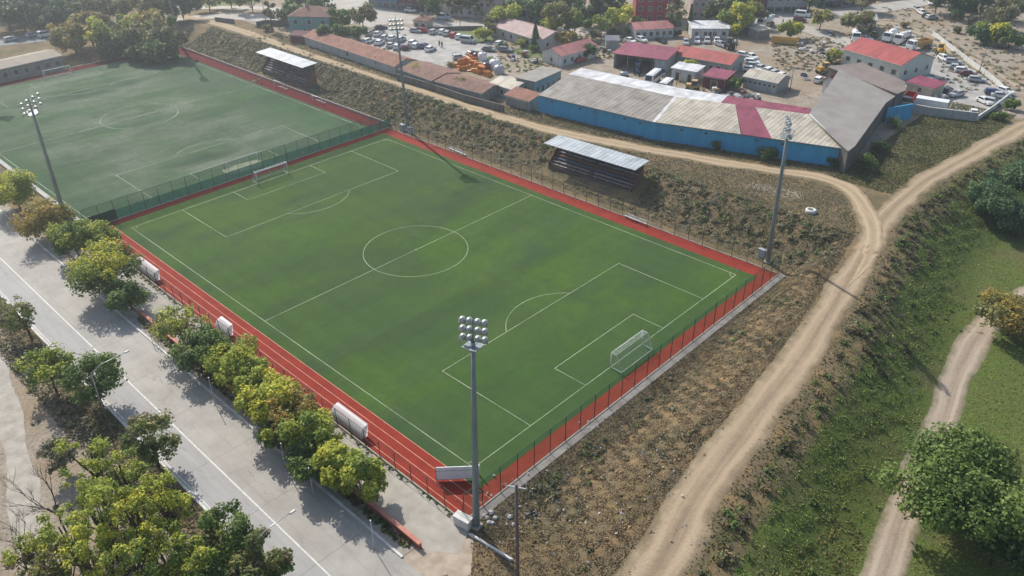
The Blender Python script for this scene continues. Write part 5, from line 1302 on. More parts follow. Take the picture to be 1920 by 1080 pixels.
def polyhall(name, label, P, he, ridge, hr, wall, rm, cat='warehouse'):
    """hall over a quadrilateral: eaves along P0-P1 and P3-P2, ridge between"""
    O = Vector((P[0][0], P[0][1], 3.5)); t = thing(name, label, cat, O)
    q = [Vector((x, y, 3.5)) - O for x, y in P]; up = Vector((0, 0, 1)); e = [p + up * he for p in q]; r0 = q[0].lerp(q[3], ridge) + up * hr; r1 = q[1].lerp(q[2], ridge) + up * hr; b = q
    w = MB(); dn = -up * .5
    w.face([b[1] + dn, b[0] + dn, e[0], e[1]]); w.face([b[3] + dn, b[2] + dn, e[2], e[3]]); w.face([b[0] + dn, b[3] + dn, e[3], r0, e[0]]); w.face([b[2] + dn, b[1] + dn, e[1], r1, e[2]]); w.build('wall', wall, t)
    r = MB()
    for f in ([e[0], r0, r1, e[1]], [e[3], e[2], r1, r0]):
        f = [p + up * .05 for p in f]; r.face([p + up * .1 for p in f]); r.face(f[::-1])
        for j in range(4): r.face([f[j], f[(j + 1) % 4], f[(j + 1) % 4] + up * .1, f[j] + up * .1])
    r.build('roof', rm, t); return t
R_PLAIN = mat('roof_plain_grey', (.30, .28, .26), (.235, .215, .195), .25, .75, obj=True); R_PLAINB = mat('roof_plain_brown', (.23, .19, .17), (.175, .145, .13), .25, .75, obj=True)
def planehall(name, label, P, pl, wall, rm):
    """hall under one sloping roof plane; pl(x,y) gives the eave height above the yard"""
    O = Vector((P[0][0], P[0][1], 3.5)); t = thing(name, label, 'warehouse', O)
    q = [(x - O.x, y - O.y) for x, y in P]; hs = [pl(x, y) for x, y in P]
    b = MB(); b.prism(q, -.5, hs); b.build('wall', wall, t)
    c = (sum(x for x, y in q) / len(q), sum(y for x, y in q) / len(q)); k = 1.03
    q2 = [(c[0] + (x - c[0]) * k, c[1] + (y - c[1]) * k) for x, y in q]
    b = MB(); b.prism(q2, [pl(x + O.x, y + O.y) + .02 for x, y in q2], [pl(x + O.x, y + O.y) + .2 for x, y in q2]); b.build('roof', rm, t)
    return t
pw = lambda x, y: 5.9 - .105 * ((x - 30.5) * .976 + (y - 84) * .216)
planehall('warehouse', 'grey brown roofed wing joined to the right end of the blue warehouse', [(30.5, 84.0), (43.8, 73.6), (43.6, 77.0), (38.0, 106.0), (37.7, 112.0), (21.8, 118.0)], pw, W_STONE, R_PLAIN)
planehall('warehouse', 'dark brown roofed block behind the grey roofed wing', [(21.9, 118.6), (37.8, 112.6), (38.2, 116.5), (35.8, 122.5), (22.5, 129.5), (18.0, 120.2)], lambda x, y: 4.9 + .03 * (46 - x), W_STONE, R_PLAINB)
b = MB(); b.prism([(38.35, 107.0), (38.6, 106.8), (41.8, 113.6), (41.5, 113.8)], 3.0, 7.0); tag(b.build('painted_wall', W_BLUE), 'short blue wall in the inner corner behind the grey roofed wing', 'wall')
b = MB(); b.tube([(30.5, 84.0, 9.72), (43.6, 73.8, 8.02)], .16, 5); tag(b.build('roof_flashing', W_WHITE), 'white flashing strip where the grey wing meets the warehouse roof', 'roof flashing')
# --- the rest, (bottom-left, bottom-right) of the wall one sees
bld('storage_shed', 'long low shed with terracotta tiles and grey wall facing the dirt road', (573, 84), (742, 142), 2.6, 7.5, 'gable', 1.3, W_GREY, R_TILE, wins=(('f', 1, 1.0, 1.4, 1.2),), cat='shed')
bld('storage_shed', 'old tiled shed behind the bright green bush', (752, 146), (812, 168), 2.4, 9, 'gable', 1.0, W_BLOCK, R_TILE2, cat='shed')
bld('storage_shed', 'old tiled shed in front of the orange heap', (816, 168), (905, 192), 2.3, 8, 'gable', .9, W_BLOCK, R_TILE2, cat='shed')
bld('small_house', 'low grey roofed house left of the concrete block building', (921, 176), (962, 189), 2.8, 7, 'gable', .9, W_GREY, R_BEIGE, wins=(('f', 3, .9, .9, 1.1),), cat='house')
bld('block_building', 'unfinished grey concrete block building with a flat roof', (968, 178), (1003, 186), 4.3, 11.5, 'flat', 0, W_BLOCK, R_CONC, .25, wins=(('f', 1, .9, .8, 1.9), ('r', 5, 1.2, 1.0, 1.6)))
bld('lean_to', 'small shed with orange tiles at the left end of the blue warehouse', (948, 196), (992, 209), 2.4, 4.0, 'shed', .9, W_BLOCK, R_TILE, cat='shed')
bld('long_house', 'long single storey house with mauve roof behind the conifer', (922, 66), (1013, 96), 3.0, 11, 'gable', 1.7, W_GREY, R_MAUVE, wins=(('f', 6, .9, 1.1, 1.2), ('r', 2, .9)), cat='house')
bld('white_house', 'small white house with red gable roof and red car outside', (1052, 126), (1119, 107), 3.0, 7.6, 'gable', 1.5, W_WHITE, R_PINKR, wins=(('f', 5, .9), ('l', 1, .9, .8, 1.0)), cat='house')
bld('hut', 'white hut with pink roof in front of the red building', (1190, 74), (1262, 70), 2.9, 7.5, 'gable', 1.3, W_WHITE, R_PINKR, wins=(('f', 6, .9),), cat='hut')
bld('hut', 'white prefab hut with pale grey flat roof and cars in front', (1296, 72), (1365, 72), 2.9, 7.5, 'shed', .5, W_WHITE, R_WHITE, wins=(('f', 4, .9), ('f', 1, 0, .9, 2.0)), cat='hut')
bld('grey_box_shed', 'dark grey flat box beside the yellow green tree', (1388, 66), (1418, 62), 2.6, 5, 'flat', 0, wallm('slate', (.17, .19, .22)), wallm('slate', (.17, .19, .22)), .1, cat='shed')
bld('workshop', 'long workshop with bright red roof beside the open shed', (1258, 123), (1367, 143), 3.1, 9, 'gable', 1.5, W_GREY, R_RED, wins=(('f', 8, .9), ('r', 2, 1.0)))
bld('maroon_shed', 'small dark red metal shed below the red roofed workshop', (1317, 164), (1358, 171), 3.0, 6, 'shed', .4, W_MAROON, R_MAG, wins=(('f', 1, 0, 1.6, 2.1),), cat='shed')
bld('beige_block', 'low block with beige roof and a row of small windows', (1392, 164), (1454, 177), 2.9, 7.5, 'gable', .9, W_GREY, R_BEIGE, wins=(('f', 7, 1.5, .6, .6),))
bld('white_hut', 'white hut with flat white roof beside the small yellow green tree', (1258, 148), (1303, 156), 2.9, 5, 'shed', .3, W_WHITE, R_WHITE, wins=(('f', 2, 0, 1.0, 2.0),), cat='hut')
bld('gable_house', 'white gable wall with dark red roof against the grey wing', (1540, 173), (1562, 181), 3.2, 9, 'gabley', 1.4, W_WHITE, R_DARKRED, wins=(('f', 1, 1.0),), cat='house')
bld('hall', 'large pale hall with bright red roof beside the yard of parked cars', (1577, 122), (1683, 154), 4.4, 13, 'gable', 2.2, mat('wall_palegreen', (.56, .60, .56), (.47, .51, .48), .6, .8), R_RED, wins=(('f', 5, 1.6, 1.3, 1.2), ('r', 3, 1.6)))
bld('annex', 'low annex with magenta roof at the gable of the red roofed hall', (1697, 173), (1746, 186), 2.6, 5, 'shed', .5, W_CREAM, R_MAG, wins=(('f', 1, .9),), cat='shed')
bld('two_storey_house', 'teal two storey house with hipped tile roof beside the dirt road', (545, 66), (622, 68), 5.8, 9.5, 'hip', 2.4, W_TEAL, R_TILE2, wins=(('f', 3, 3.6, 1.2, 1.2), ('f', 4, .9, 1.0, 1.1)), cat='house')
bld('farm_shed', 'dark maroon shed below the teal house', (545, 80), (590, 82), 2.2, 4, 'shed', .4, W_MAROON, wallm('maroonroof', (.13, .05, .055)), cat='shed')
bld('kiosk', 'small kiosk with tiled hip roof between the car park and street', (776, 56), (800, 58), 3.0, 5, 'hip', 1.3, W_CREAM, R_TILE2, wins=(('f', 2, 1.0, 1.2, 1.2),), cat='kiosk')
bld('long_shed', 'long flat tan roofed building behind the far goal at the left', (-60, 168), (121, 126), 3.4, 10, 'gable', .8, wallm('sand', (.36, .34, .31)), mat('roof_tan', (.36, .31, .25), (.29, .25, .20), .3, .9), wins=(('f', 9, 1.0, 1.2, 1.3),))
# top row across the street
bld('shop_building', 'blue fronted shop at the top beside the main street', (692, 12), (745, 18), 6, 8, 'flat', 0, W_SHOPB, R_CONC, .2, wins=(('f', 4, .4, 2.2, 1.7), ('f', 4, 3.6)), cat='shop')
bld('shop_building', 'dark red fronted shop right of the blue shop', (748, 18), (792, 22), 6, 8, 'flat', 0, wallm('darkred', (.16, .05, .055)), R_TILE2, .2, wins=(('f', 3, .4, 2.0, 1.7), ('f', 3, 3.6)), cat='shop')
bld('shop_building', 'white walled low building between the dark red shop and tiled house', (796, 22), (832, 24), 3.4, 7, 'gable', 1.2, W_WHITE, R_TILE2, wins=(('f', 2, 1.0),), cat='shop')
bld('small_house', 'low white house with old tiled roof beside the pink apartment block', (840, 30), (890, 32), 3.2, 9, 'gable', 1.6, W_WHITE, R_TILE2, wins=(('f', 3, .9),), cat='house')
bld('apartment_block', 'pale pink apartment block above the yellow topped tree', (886, 34), (946, 36), 9.5, 12, 'flat', 0, W_PINK, R_TILE2, .2, wins=(('f', 5, .9), ('f', 5, 3.9), ('f', 5, 6.9)), cat='apartment block')
bld('long_wall_shed', 'long grey low shed right of the yellow topped tree', (962, 40), (1022, 42), 3.2, 6, 'shed', .6, W_GREY, wallm('greyroof', (.24, .23, .22)), cat='shed')
bld('apartment_block', 'red apartment building with balconies above the pink roofed hut', (1190, 44), (1262, 44), 9.5, 11, 'flat', 0, W_RED, R_CONC, .3, wins=(('f', 4, 1.0, 1.2, 1.4), ('f', 4, 4.0, 1.2, 1.4), ('f', 4, 7.0, 1.2, 1.4)), cat='apartment block')
bld('apartment_block', 'pale two storey house behind the grey roofed hut', (1296, 36), (1336, 36), 7.5, 10, 'hip', 1.8, W_PINK, R_TILE, wins=(('f', 3, 1.0), ('f', 3, 4.2)), cat='house')
bld('shop_building', 'grey white shuttered shops at the top above the mixer truck', (1436, 24), (1512, 24), 6.5, 9, 'flat', 0, W_GREY, R_CONC, .3, wins=(('f', 5, .3, 2.4, 1.7), ('f', 5, 3.9)), cat='shop')
bld('shop_building', 'deep blue fronted shops at the top beside the wide street', (1528, 14), (1610, 10), 6, 9, 'flat', 0, W_SHOPB, R_CONC, .3, wins=(('f', 5, .3, 2.4, 1.7), ('f', 5, 3.7)), cat='shop')
bld('shop_building', 'maroon shop left of the shuttered shops', (1395, 26), (1432, 26), 5.5, 8, 'flat', 0, wallm('darkred', (.16, .05, .055)), R_TILE2, .3, wins=(('f', 3, .4, 2.0, 1.7),), cat='shop')
bld('small_house', 'grey shed under the brownish tree', (1608, 56), (1640, 58), 3, 7, 'shed', .4, W_GREY, W_GREY, cat='shed')
bld('green_shed', 'dark green shed at the top right above the bare ground', (1798, 22), (1868, 26), 4.5, 9, 'gable', 1.2, W_DKGREEN, wallm('greenroof', (.035, .10, .09)), cat='shed')
bld('apartment_block', 'grey apartment block at the upper edge right of the pale two storey house', (1345, 4), (1392, 4), 8, 10, 'flat', 0, W_GREY, R_TILE2, .3, wins=(('f', 4, .9), ('f', 4, 3.8)), cat='apartment block')
bld('apartment_block', 'cream block at the upper edge above the brownish tree', (1618, -4), (1675, -8), 7, 10, 'hip', 2, W_CREAM, R_TILE, wins=(('f', 4, .9), ('f', 4, 3.8)), cat='apartment block')
bld('small_house', 'pale house with tiled roof at the upper edge left of the pink block', (832, -2), (878, 0), 6, 9, 'hip', 2, W_CREAM, R_TILE, wins=(('f', 3, .9), ('f', 3, 3.6)), cat='house')
bld('small_house', 'tiled house at the upper edge above the very dark trees', (1085, -6), (1130, -6), 6, 9, 'hip', 2, W_WHITE, R_TILE, wins=(('f', 3, .9), ('f', 3, 3.6)), cat='house')
bld('small_house', 'white house at the upper edge beside the bare earth car group', (1770, 0), (1792, 2), 3.4, 7, 'gable', 1.4, W_WHITE, R_TILE2, wins=(('f', 2, .9),), cat='house')
bld('small_house', 'maroon roofed house at the upper right edge', (1872, 4), (1920, 8), 4, 9, 'gable', 1.8, W_PINK, R_DARKRED, wins=(('f', 3, .9),), cat='house')
bld('farm_shed', 'grey metal shed behind the dark bush on the waste ground', (1136, 92), (1160, 92), 2.4, 4, 'shed', .4, W_GREY, wallm('slate', (.17, .19, .22)), cat='shed')
bld('small_house', 'low grey shed with tan roof beside the golden skip', (1418, 74), (1442, 70), 2.5, 4, 'shed', .3, W_BLOCK, R_BEIGE, cat='shed')
bld('small_house', 'dark roofed low building between the very dark trees', (1108, 34), (1150, 34), 3.2, 7, 'gable', 1.2, W_SHOPB, wallm('slate', (.17, .19, .22)), cat='house')
# open shed
A = G(1150, 127); Bq = G(1247, 140); d = Bq - A; L = d.length; t = thing('open_shed', 'open fronted shed with magenta roof and a tractor inside', 'shed', A, math.atan2(d.y, d.x)); D = 10
b = MB(); b.box(0, L, D - .12, D, -.3, 3.9); b.box(0, .12, 0, D - .125, -.3, 3.9); b.box(L - .12, L, 0, D - .125, -.3, 3.9); b.box(L - 3.2, L - .125, -.002, .12, -.3, 3.9); b.build('wall', W_GREY, t)
b = MB(); b.prism([(-.4, -.6), (L + .4, -.6), (L + .4, D + .4), (-.4, D + .4)], [3.95, 3.95, 4.5, 4.5], [4.1, 4.1, 4.65, 4.65]); b.build('roof', R_MAG, t)
for x in (.25, L * .26, L * .5, L * .74): b = MB(); b.box(x, x + .22, .1, .32, -.2, 3.95); b.build('roof_post', STEEL, t)
# walls
def pwall(label, px, h, m, th=.25, cap=None):
    P = [G(*p) for p in px]; t = thing('boundary_wall', label, 'wall', P[0]); b = MB(); c = MB()
    for a, e in zip(P[:-1], P[1:]):
        d = (e - a).normalized(); n = Vector((-d.y, d.x, 0)) * th / 2; q = [(p - P[0]) for p in (a - n, e - n, e + n, a + n)]
        b.prism([(p.x, p.y) for p in q], [p.z - .5 for p in q], [p.z + h for p in q])
        n2 = n * 1.3; q = [(p - P[0]) for p in (a - n2, e - n2, e + n2, a + n2)]; c.prism([(p.x, p.y) for p in q], [p.z + h + .003 for p in q], [p.z + h + .1 for p in q])
    b.build('wall', m, t); c.build('coping', cap or m, t)
pwall('white boundary wall along the right side of the yard of parked cars', [(1748, 66), (1800, 106), (1858, 150), (1893, 182), (1862, 206), (1832, 226)], 1.1, W_WHITE)
pwall('grey boundary wall between the yard and the grassy triangle', [(1683, 206), (1745, 218), (1830, 228)], 2.0, W_GREY, cap=W_WHITE)
pwall('dark stone wall with trees beside the dirt road', [(744, 150), (800, 166), (870, 190), (945, 210)], 1.6, W_STONE)
pwall('dark curved stone wall left of the teal house', [(482, 52), (500, 48), (548, 50)], 1.8, W_STONE)
pwall('dark wall along the street beside the car park lawn', [(806, 58), (905, 56)], 1.2, W_STONE)
pwall('pale wall in front of the pink roofed hut trees', [(1132, 58), (1186, 62)], 1.5, W_CREAM)
pwall('dark slab wall beside the bright street at the left', [(404, 40), (440, 44)], 1.3, W_STONE)

# ------------------------------------------------------------------ vehicles
CG = mat('car_glass', (.02, .025, .03), (.03, .035, .04), 3, .08, spec=.8); TY = mat('tyre', (.02, .02, .02), None, 4, .8); RIM = mat('rim', (.35, .36, .37), None, 4, .4, metal=.6); HL = mat('headlight', (.7, .72, .72), None, 4, .15); TL = mat('tail_light', (.35, .02, .02), None, 4, .3)
def paint(n, c): return mat('paint_' + n, c, tuple(v * .92 for v in c), 1.5, .25, spec=.6)
PT = {'white': paint('white', (.78, .78, .77)), 'silver': paint('silver', (.42, .44, .46)), 'grey': paint('grey', (.17, .18, .19)), 'black': paint('black', (.022, .024, .028)), 'red': paint('red', (.42, .03, .03)), 'maroon': paint('maroon', (.14, .02, .03)), 'blue': paint('blue', (.03, .06, .18)), 'yellow': paint('yellow', (.55, .33, .04)), 'gold': paint('gold', (.48, .30, .07))}
def car(kind):
    t = thing('parked_car' if kind != 'van' else 'parked_van', 'car', 'car' if kind != 'van' else 'van', (0, 0, 0))
    if kind == 'van':
        L, hw = 2.5, .95; body = [(-2.45, .3), (-2.5, 1.0), (-2.4, 1.95), (-2.2, 2.1), (1.1, 2.1), (1.75, 1.25), (2.4, 1.05), (2.5, .7), (2.48, .3)]
        b = MB(); b.extr(body, -hw, hw, 0, lambda z: max(0, z - 1.1) * .12); b.build('body', PT['white'], t, bevel=.05)
        ws = [(1.72, 1.31), (1.16, 2.02)]; sw = [(-2.2, 1.3), (1.25, 1.3), (.85, 1.9), (-2.15, 1.9)]; rw = [(-2.475, 1.3), (-2.42, 1.85)]; tz = 1.1; k = .12; wx = (-1.5, 1.55)
    else:
        sed = kind == 'sedan'; hw = .88
        body = [(-2.15, .28), (-2.22, .6), (-2.12, .9), (-1.6, .95), (.95, .95), (1.95, .8), (2.15, .58), (2.12, .28)]
        cab = [(-1.95, .94), (-1.3, 1.42), (.15, 1.45), (.95, .94)] if sed else [(-2.1, .93), (-1.85, 1.46), (.1, 1.5), (1.0, .94)]
        b = MB(); b.extr(body, -hw, hw, 0, lambda z: .05 if z > .7 else 0); b.extr(cab, -hw + .05, hw - .05, 0, lambda z: (z - .93) * .3); b.build('body', PT['white'], t, bevel=.05)
        ws = [(.90, 1.0), (.22, 1.42)]; rw = [(cab[0][0] + .08, 1.0), (cab[1][0] - .08, 1.38)]
        sw = [(cab[0][0] + .35, 1.0), (.72, 1.0), (.1, 1.38), (cab[1][0] + .08, 1.38)]; tz = .93; k = .3; wx = (-1.3, 1.35)
    ins = lambda z: (hw - (.05 if kind != 'van' else 0)) - max(0, z - tz) * k
    for nm, q in (('windscreen', ws), ('rear_window', rw)):
        s = .02 if nm == 'windscreen' else -.02; g = MB(); (xa, za), (xb, zb) = q
        f = [(xa + s, -ins(za) + .1, za + .012), (xa + s, ins(za) - .1, za + .012), (xb + s, ins(zb) - .1, zb + .012), (xb + s, -ins(zb) + .1, zb + .012)]
        g.face(f if s > 0 else f[::-1]); g.build(nm, CG, t)
    for sg in (-1, 1):
        g = MB(); f = [(x, sg * (ins(z) + .012), z) for x, z in sw]; g.face(f if sg < 0 else f[::-1]); g.build('side_window', CG, t)
        for xx in wx: g = MB(); g.wheel(xx, sg * (hw - .1), .32, .32, .22); g.build('wheel', [TY, RIM], t)
        fx = 2.13 if kind != 'van' else 2.46
        g = MB(); g.box(fx - .1, fx + .03, min(sg * .5, sg * .8), max(sg * .5, sg * .8), .55, .70); g.build('headlight', HL, t)
        bx = -2.2 if kind != 'van' else -2.5
        g = MB(); g.box(bx - .02, bx + .08, min(sg * .6, sg * .8), max(sg * .6, sg * .8), .6, .80); g.build('tail_light', TL, t)
    return t
proto = {}
def park(px, py, dx, dy, kind, col, label, group, cat=None):
    a = G(px, py, .5); z = gz(a.x, a.y) + .06; e = G(px + dx, py + dy); s = G(px, py); v = e - s; rz = math.atan2(v.y, v.x)
    if kind not in proto: proto[kind] = car(kind); first = True
    else: first = False
    if first:
        o = proto[kind]; o.location = (a.x, a.y, z); o.rotation_euler = (0, 0, rz); o['label'] = label; o['group'] = group
        for c in o.children:
            if c.name.split('.')[0] == 'body': c.material_slots[0].link = 'OBJECT'; c.material_slots[0].material = PT[col]
    else: o = dup(proto[kind], (a.x, a.y, z), rz, label, group, PT[col])
    return o
GA = 'cars in the square car park'
for q in ((692, 63, 8, -6, 'hatch', 'silver', 'silver car at the upper left corner of the square car park'), (708, 64, 8, -6, 'sedan', 'white', 'white car at the upper left corner of the square car park'),
          (714, 52, 10, -1, 'sedan', 'black', 'black car parked by the dark box beside the square'), (692, 77, 10, -3, 'hatch', 'white', 'white car leftmost in the front rows of the square car park'),
          (712, 80, 9, -5, 'sedan', 'white', 'white car second from left at the front of the square car park'), (722, 71, 8, -5, 'hatch', 'silver', 'silver car in the second row left of the mast'),
          (735, 72, 8, -6, 'sedan', 'white', 'white car in the second row just left of the mast pole'), (752, 74, 8, -5, 'hatch', 'silver', 'silver car in the second row just right of the mast pole'),
          (733, 85, 8, -6, 'sedan', 'silver', 'silver car in the front row just left of the mast pole'), (746, 88, 8, -6, 'hatch', 'white', 'white car in the front row directly behind the mast pole'),
          (762, 89, 8, -6, 'sedan', 'maroon', 'crimson car in the front row right of the mast pole'), (774, 80, 8, -6, 'hatch', 'white', 'white car behind the crimson car right of the mast'),
          (780, 86, 8, -6, 'hatch', 'white', 'white car between the crimson car and the dark blue car'), (794, 86, 8, -6, 'sedan', 'blue', 'dark blue car in the front row of the car park'),
          (807, 92, 9, -4, 'sedan', 'white', 'white car at the right end of the front row'), (780, 58, 10, 1, 'sedan', 'silver', 'silver car parked before the kiosk'),
          (796, 58, 10, 1, 'hatch', 'red', 'red car parked before the kiosk'), (814, 60, 8, -3, 'hatch', 'silver', 'silver car just right of the kiosk'),
          (830, 60, 8, -5, 'hatch', 'white', 'white car leftmost along the lawn edge'), (839, 63, 8, -5, 'sedan', 'silver', 'silver car second along the lawn edge'),
          (851, 66, 8, -5, 'hatch', 'red', 'red car third along the lawn edge'), (862, 69, 8, -5, 'hatch', 'white', 'white car at the right end of the lawn edge row'),
          (862, 108, 9, -1, 'hatch', 'silver', 'silver car alone above the orange heap'), (887, 101, 9, -2, 'sedan', 'black', 'dark car right of the lone silver car'),
          (917, 93, 10, 1, 'sedan', 'grey', 'grey car leftmost beside the bare bush at the car park exit'), (938, 82, 8, -3, 'hatch', 'white', 'white car behind the bare bush at the car park exit'), (948, 94, 10, 1, 'hatch', 'grey', 'grey car at the right end of the car park exit')):
    park(*q, GA)
park(877, 77, 10, 1, 'van', 'silver', 'grey minivan at the right of the square car park', GA)
GS_ = 'vehicles along the town street'
park(832, 34, 10, 1, 'van', 'silver', 'grey white van driving on the main street above the kiosk', GS_)
for q in ((732, 12, 10, 1, 'sedan', 'silver', 'silver car before the blue fronted shop'), (770, 20, 10, 1, 'sedan', 'white', 'white car before the dark red fronted shop'), (1106, 22, 10, 0, 'hatch', 'grey', 'grey car under the very dark trees at the top'),
          (1500, 38, 10, 1, 'hatch', 'maroon', 'dark car below the white van on the village street'), (1565, 10, 10, -2, 'hatch', 'black', 'black car before the deep blue shops')):
    park(*q, GS_)
park(1504, 29, 10, 1, 'van', 'white', 'white van at the end of the shuttered shops', GS_)
GY = 'vehicles in the municipal yard'
for q in ((1307, 77, 0, 8, 'hatch', 'white', 'white car leftmost before the grey roofed hut'), (1326, 77, 0, 8, 'hatch', 'silver', 'silver car second before the grey roofed hut'), (1344, 77, 0, 8, 'sedan', 'white', 'white car rightmost before the grey roofed hut'),
          (1182, 77, 8, 3, 'sedan', 'white', 'white car left of the pink roofed hut'), (1203, 75, 8, 3, 'hatch', 'white', 'white car before the left end of the pink roofed hut'), (1240, 76, 8, 3, 'sedan', 'black', 'black car before the right end of the pink roofed hut'),
          (1352, 84, 8, 3, 'hatch', 'silver', 'silver car near the dark machine above the red workshop'), (1087, 113, 10, -3, 'sedan', 'red', 'bright red car parked against the small white house'),
          (1396, 104, 10, 2, 'hatch', 'white', 'white car at the upper end of the diagonal row'), (1410, 107, 9, 4, 'sedan', 'white', 'white sedan second in the diagonal row'), (1411, 117, 9, 1, 'hatch', 'white', 'white car third in the diagonal row'), (1416, 124, 9, 1, 'hatch', 'silver', 'silver car fourth in the diagonal row'),
          (1408, 131, 9, 1, 'hatch', 'white', 'white car tucked behind the workshop gable'), (1427, 127, 9, -3, 'sedan', 'silver', 'large silver car in the middle of the diagonal row'), (1443, 132, 9, -3, 'hatch', 'white', 'white car after the large silver one in the diagonal row'),
          (1454, 137, 9, -3, 'hatch', 'silver', 'silver car near the lower end of the diagonal row'), (1467, 142, 9, -3, 'hatch', 'white', 'white car at the lower end of the diagonal row'), (1536, 150, 10, -6, 'hatch', 'white', 'white car beside the white gable wall'), (1623, 73, 10, 2, 'hatch', 'white', 'white car behind the red roof of the hall'),
          (1770, 110, 8, 4, 'hatch', 'white', 'white car highest in the row along the white wall'), (1788, 116, 10, 1, 'hatch', 'silver', 'silver car second from the top along the white wall'), (1794, 127, 10, 1, 'sedan', 'silver', 'silver sedan third from the top along the white wall'), (1816, 139, 10, 1, 'sedan', 'maroon', 'dark maroon car along the white wall'),
          (1832, 150, 10, 1, 'hatch', 'silver', 'silver car below the maroon car along the white wall'), (1776, 170, 8, -6, 'hatch', 'black', 'black car beside the magenta roofed annex'), (1793, 177, -10, 2, 'sedan', 'silver', 'silver car in the middle of the paved yard'),
          (1864, 174, 10, 1, 'hatch', 'blue', 'dark blue car at the lower corner of the white wall'), (1877, 180, 10, 1, 'sedan', 'silver', 'silver car tightest in the corner of the white wall'), (1846, 190, 9, 4, 'sedan', 'white', 'white car lower left in the corner group'), (1862, 192, 9, 2, 'hatch', 'silver', 'silver car lower right in the corner group'),
          (1742, 152, 8, -5, 'hatch', 'white', 'white car at the right gable of the red roofed hall'), (1806, 133, 10, 1, 'hatch', 'white', 'white car between the silver sedan and the maroon car'), (1886, 172, 9, 3, 'hatch', 'white', 'white car against the white wall above the corner group'), (1700, 66, -8, 5, 'hatch', 'white', 'white pickup behind the tank truck'),
          (1390, 112, 9, 1, 'sedan', 'white', 'white car at the back of the diagonal row'), (1425, 136, 9, -3, 'hatch', 'white', 'white car at the front of the diagonal row beside the beige roof'), (1372, 78, 8, 3, 'hatch', 'grey', 'grey car right of the cars before the grey roofed hut'), (1286, 80, 0, 8, 'hatch', 'silver', 'silver car left of the grey roofed hut beside the cypress'),
          (1825, 214, 0, 8, 'sedan', 'white', 'white car lowest in the yard beside the grey boundary wall'), (1720, 18, 8, 6, 'hatch', 'silver', 'silver car at the upper left of the group on the bare earth'), (1729, 24, 8, 4, 'hatch', 'white', 'white car in the group on the bare earth'), (1736, 29, 8, -6, 'sedan', 'black', 'black car in the group on the bare earth'),
          (1747, 33, 10, -1, 'hatch', 'silver', 'silver car at the front of the group on the bare earth'), (1745, 6, 2, 8, 'hatch', 'white', 'white car at the very top on the bare earth'), (1757, 8, 2, 8, 'hatch', 'grey', 'grey car at the very top beside the white one')):
    park(*q, GY)
# bus, minibus
def boxbus(name, label, px, py, dx, dy, L, h, col):
    a = G(px, py, .5); e = G(px + dx, py + dy) - G(px, py); t = thing(name, label, 'bus', (a.x, a.y, gz(a.x, a.y) + .03), math.atan2(e.y, e.x), GY)
    b = MB(); b.extr([(-L / 2, .4), (-L / 2, h - .15), (-L / 2 + .2, h), (L / 2 - .5, h), (L / 2 - .1, h * .55), (L / 2, 1.0), (L / 2, .4)], -1.05, 1.05, 0, lambda z: max(0, z - 1.2) * .06); b.build('body', PT[col], t, bevel=.06)
    for s in (-1, 1):
        n = max(3, int(L / 1.3))
        for i in range(n):
            x0 = -L / 2 + .3 + i * (L - 1.2) / n; g = MB(); y = s * (1.065 - (h * .5 - 1.2) * .04); f = [(x0, y, h * .52), (x0 + (L - 1.2) / n - .12, y, h * .52), (x0 + (L - 1.2) / n - .12, y - s * .04, h * .84), (x0, y - s * .04, h * .84)]; g.face(f if s < 0 else f[::-1]); g.build('side_window', CG, t)
        for xx in (-L * .28, L * .32): g = MB(); g.wheel(xx, s * .95, .45, .45, .28); g.build('wheel', [TY, RIM], t)
    g = MB(); g.face([(L / 2 - .06, -.85, h * .56), (L / 2 - .06, .85, h * .56), (L / 2 - .42, .85, h * .95), (L / 2 - .42, -.85, h * .95)]); g.build('windscreen', CG, t)
    g = MB(); g.box(-L / 2 + .6, L / 2 - 1, -.5, .5, h + .004, h + .1); g.build('roof_rail', PT[col], t)
boxbus('bus', 'white bus with flat roof before the white hut', 1224, 152, -10, 8, 7.5, 2.9, 'white')
boxbus('minibus', 'white minibus just below the bus in the yard', 1248, 164, -10, 8, 6.0, 2.3, 'white')
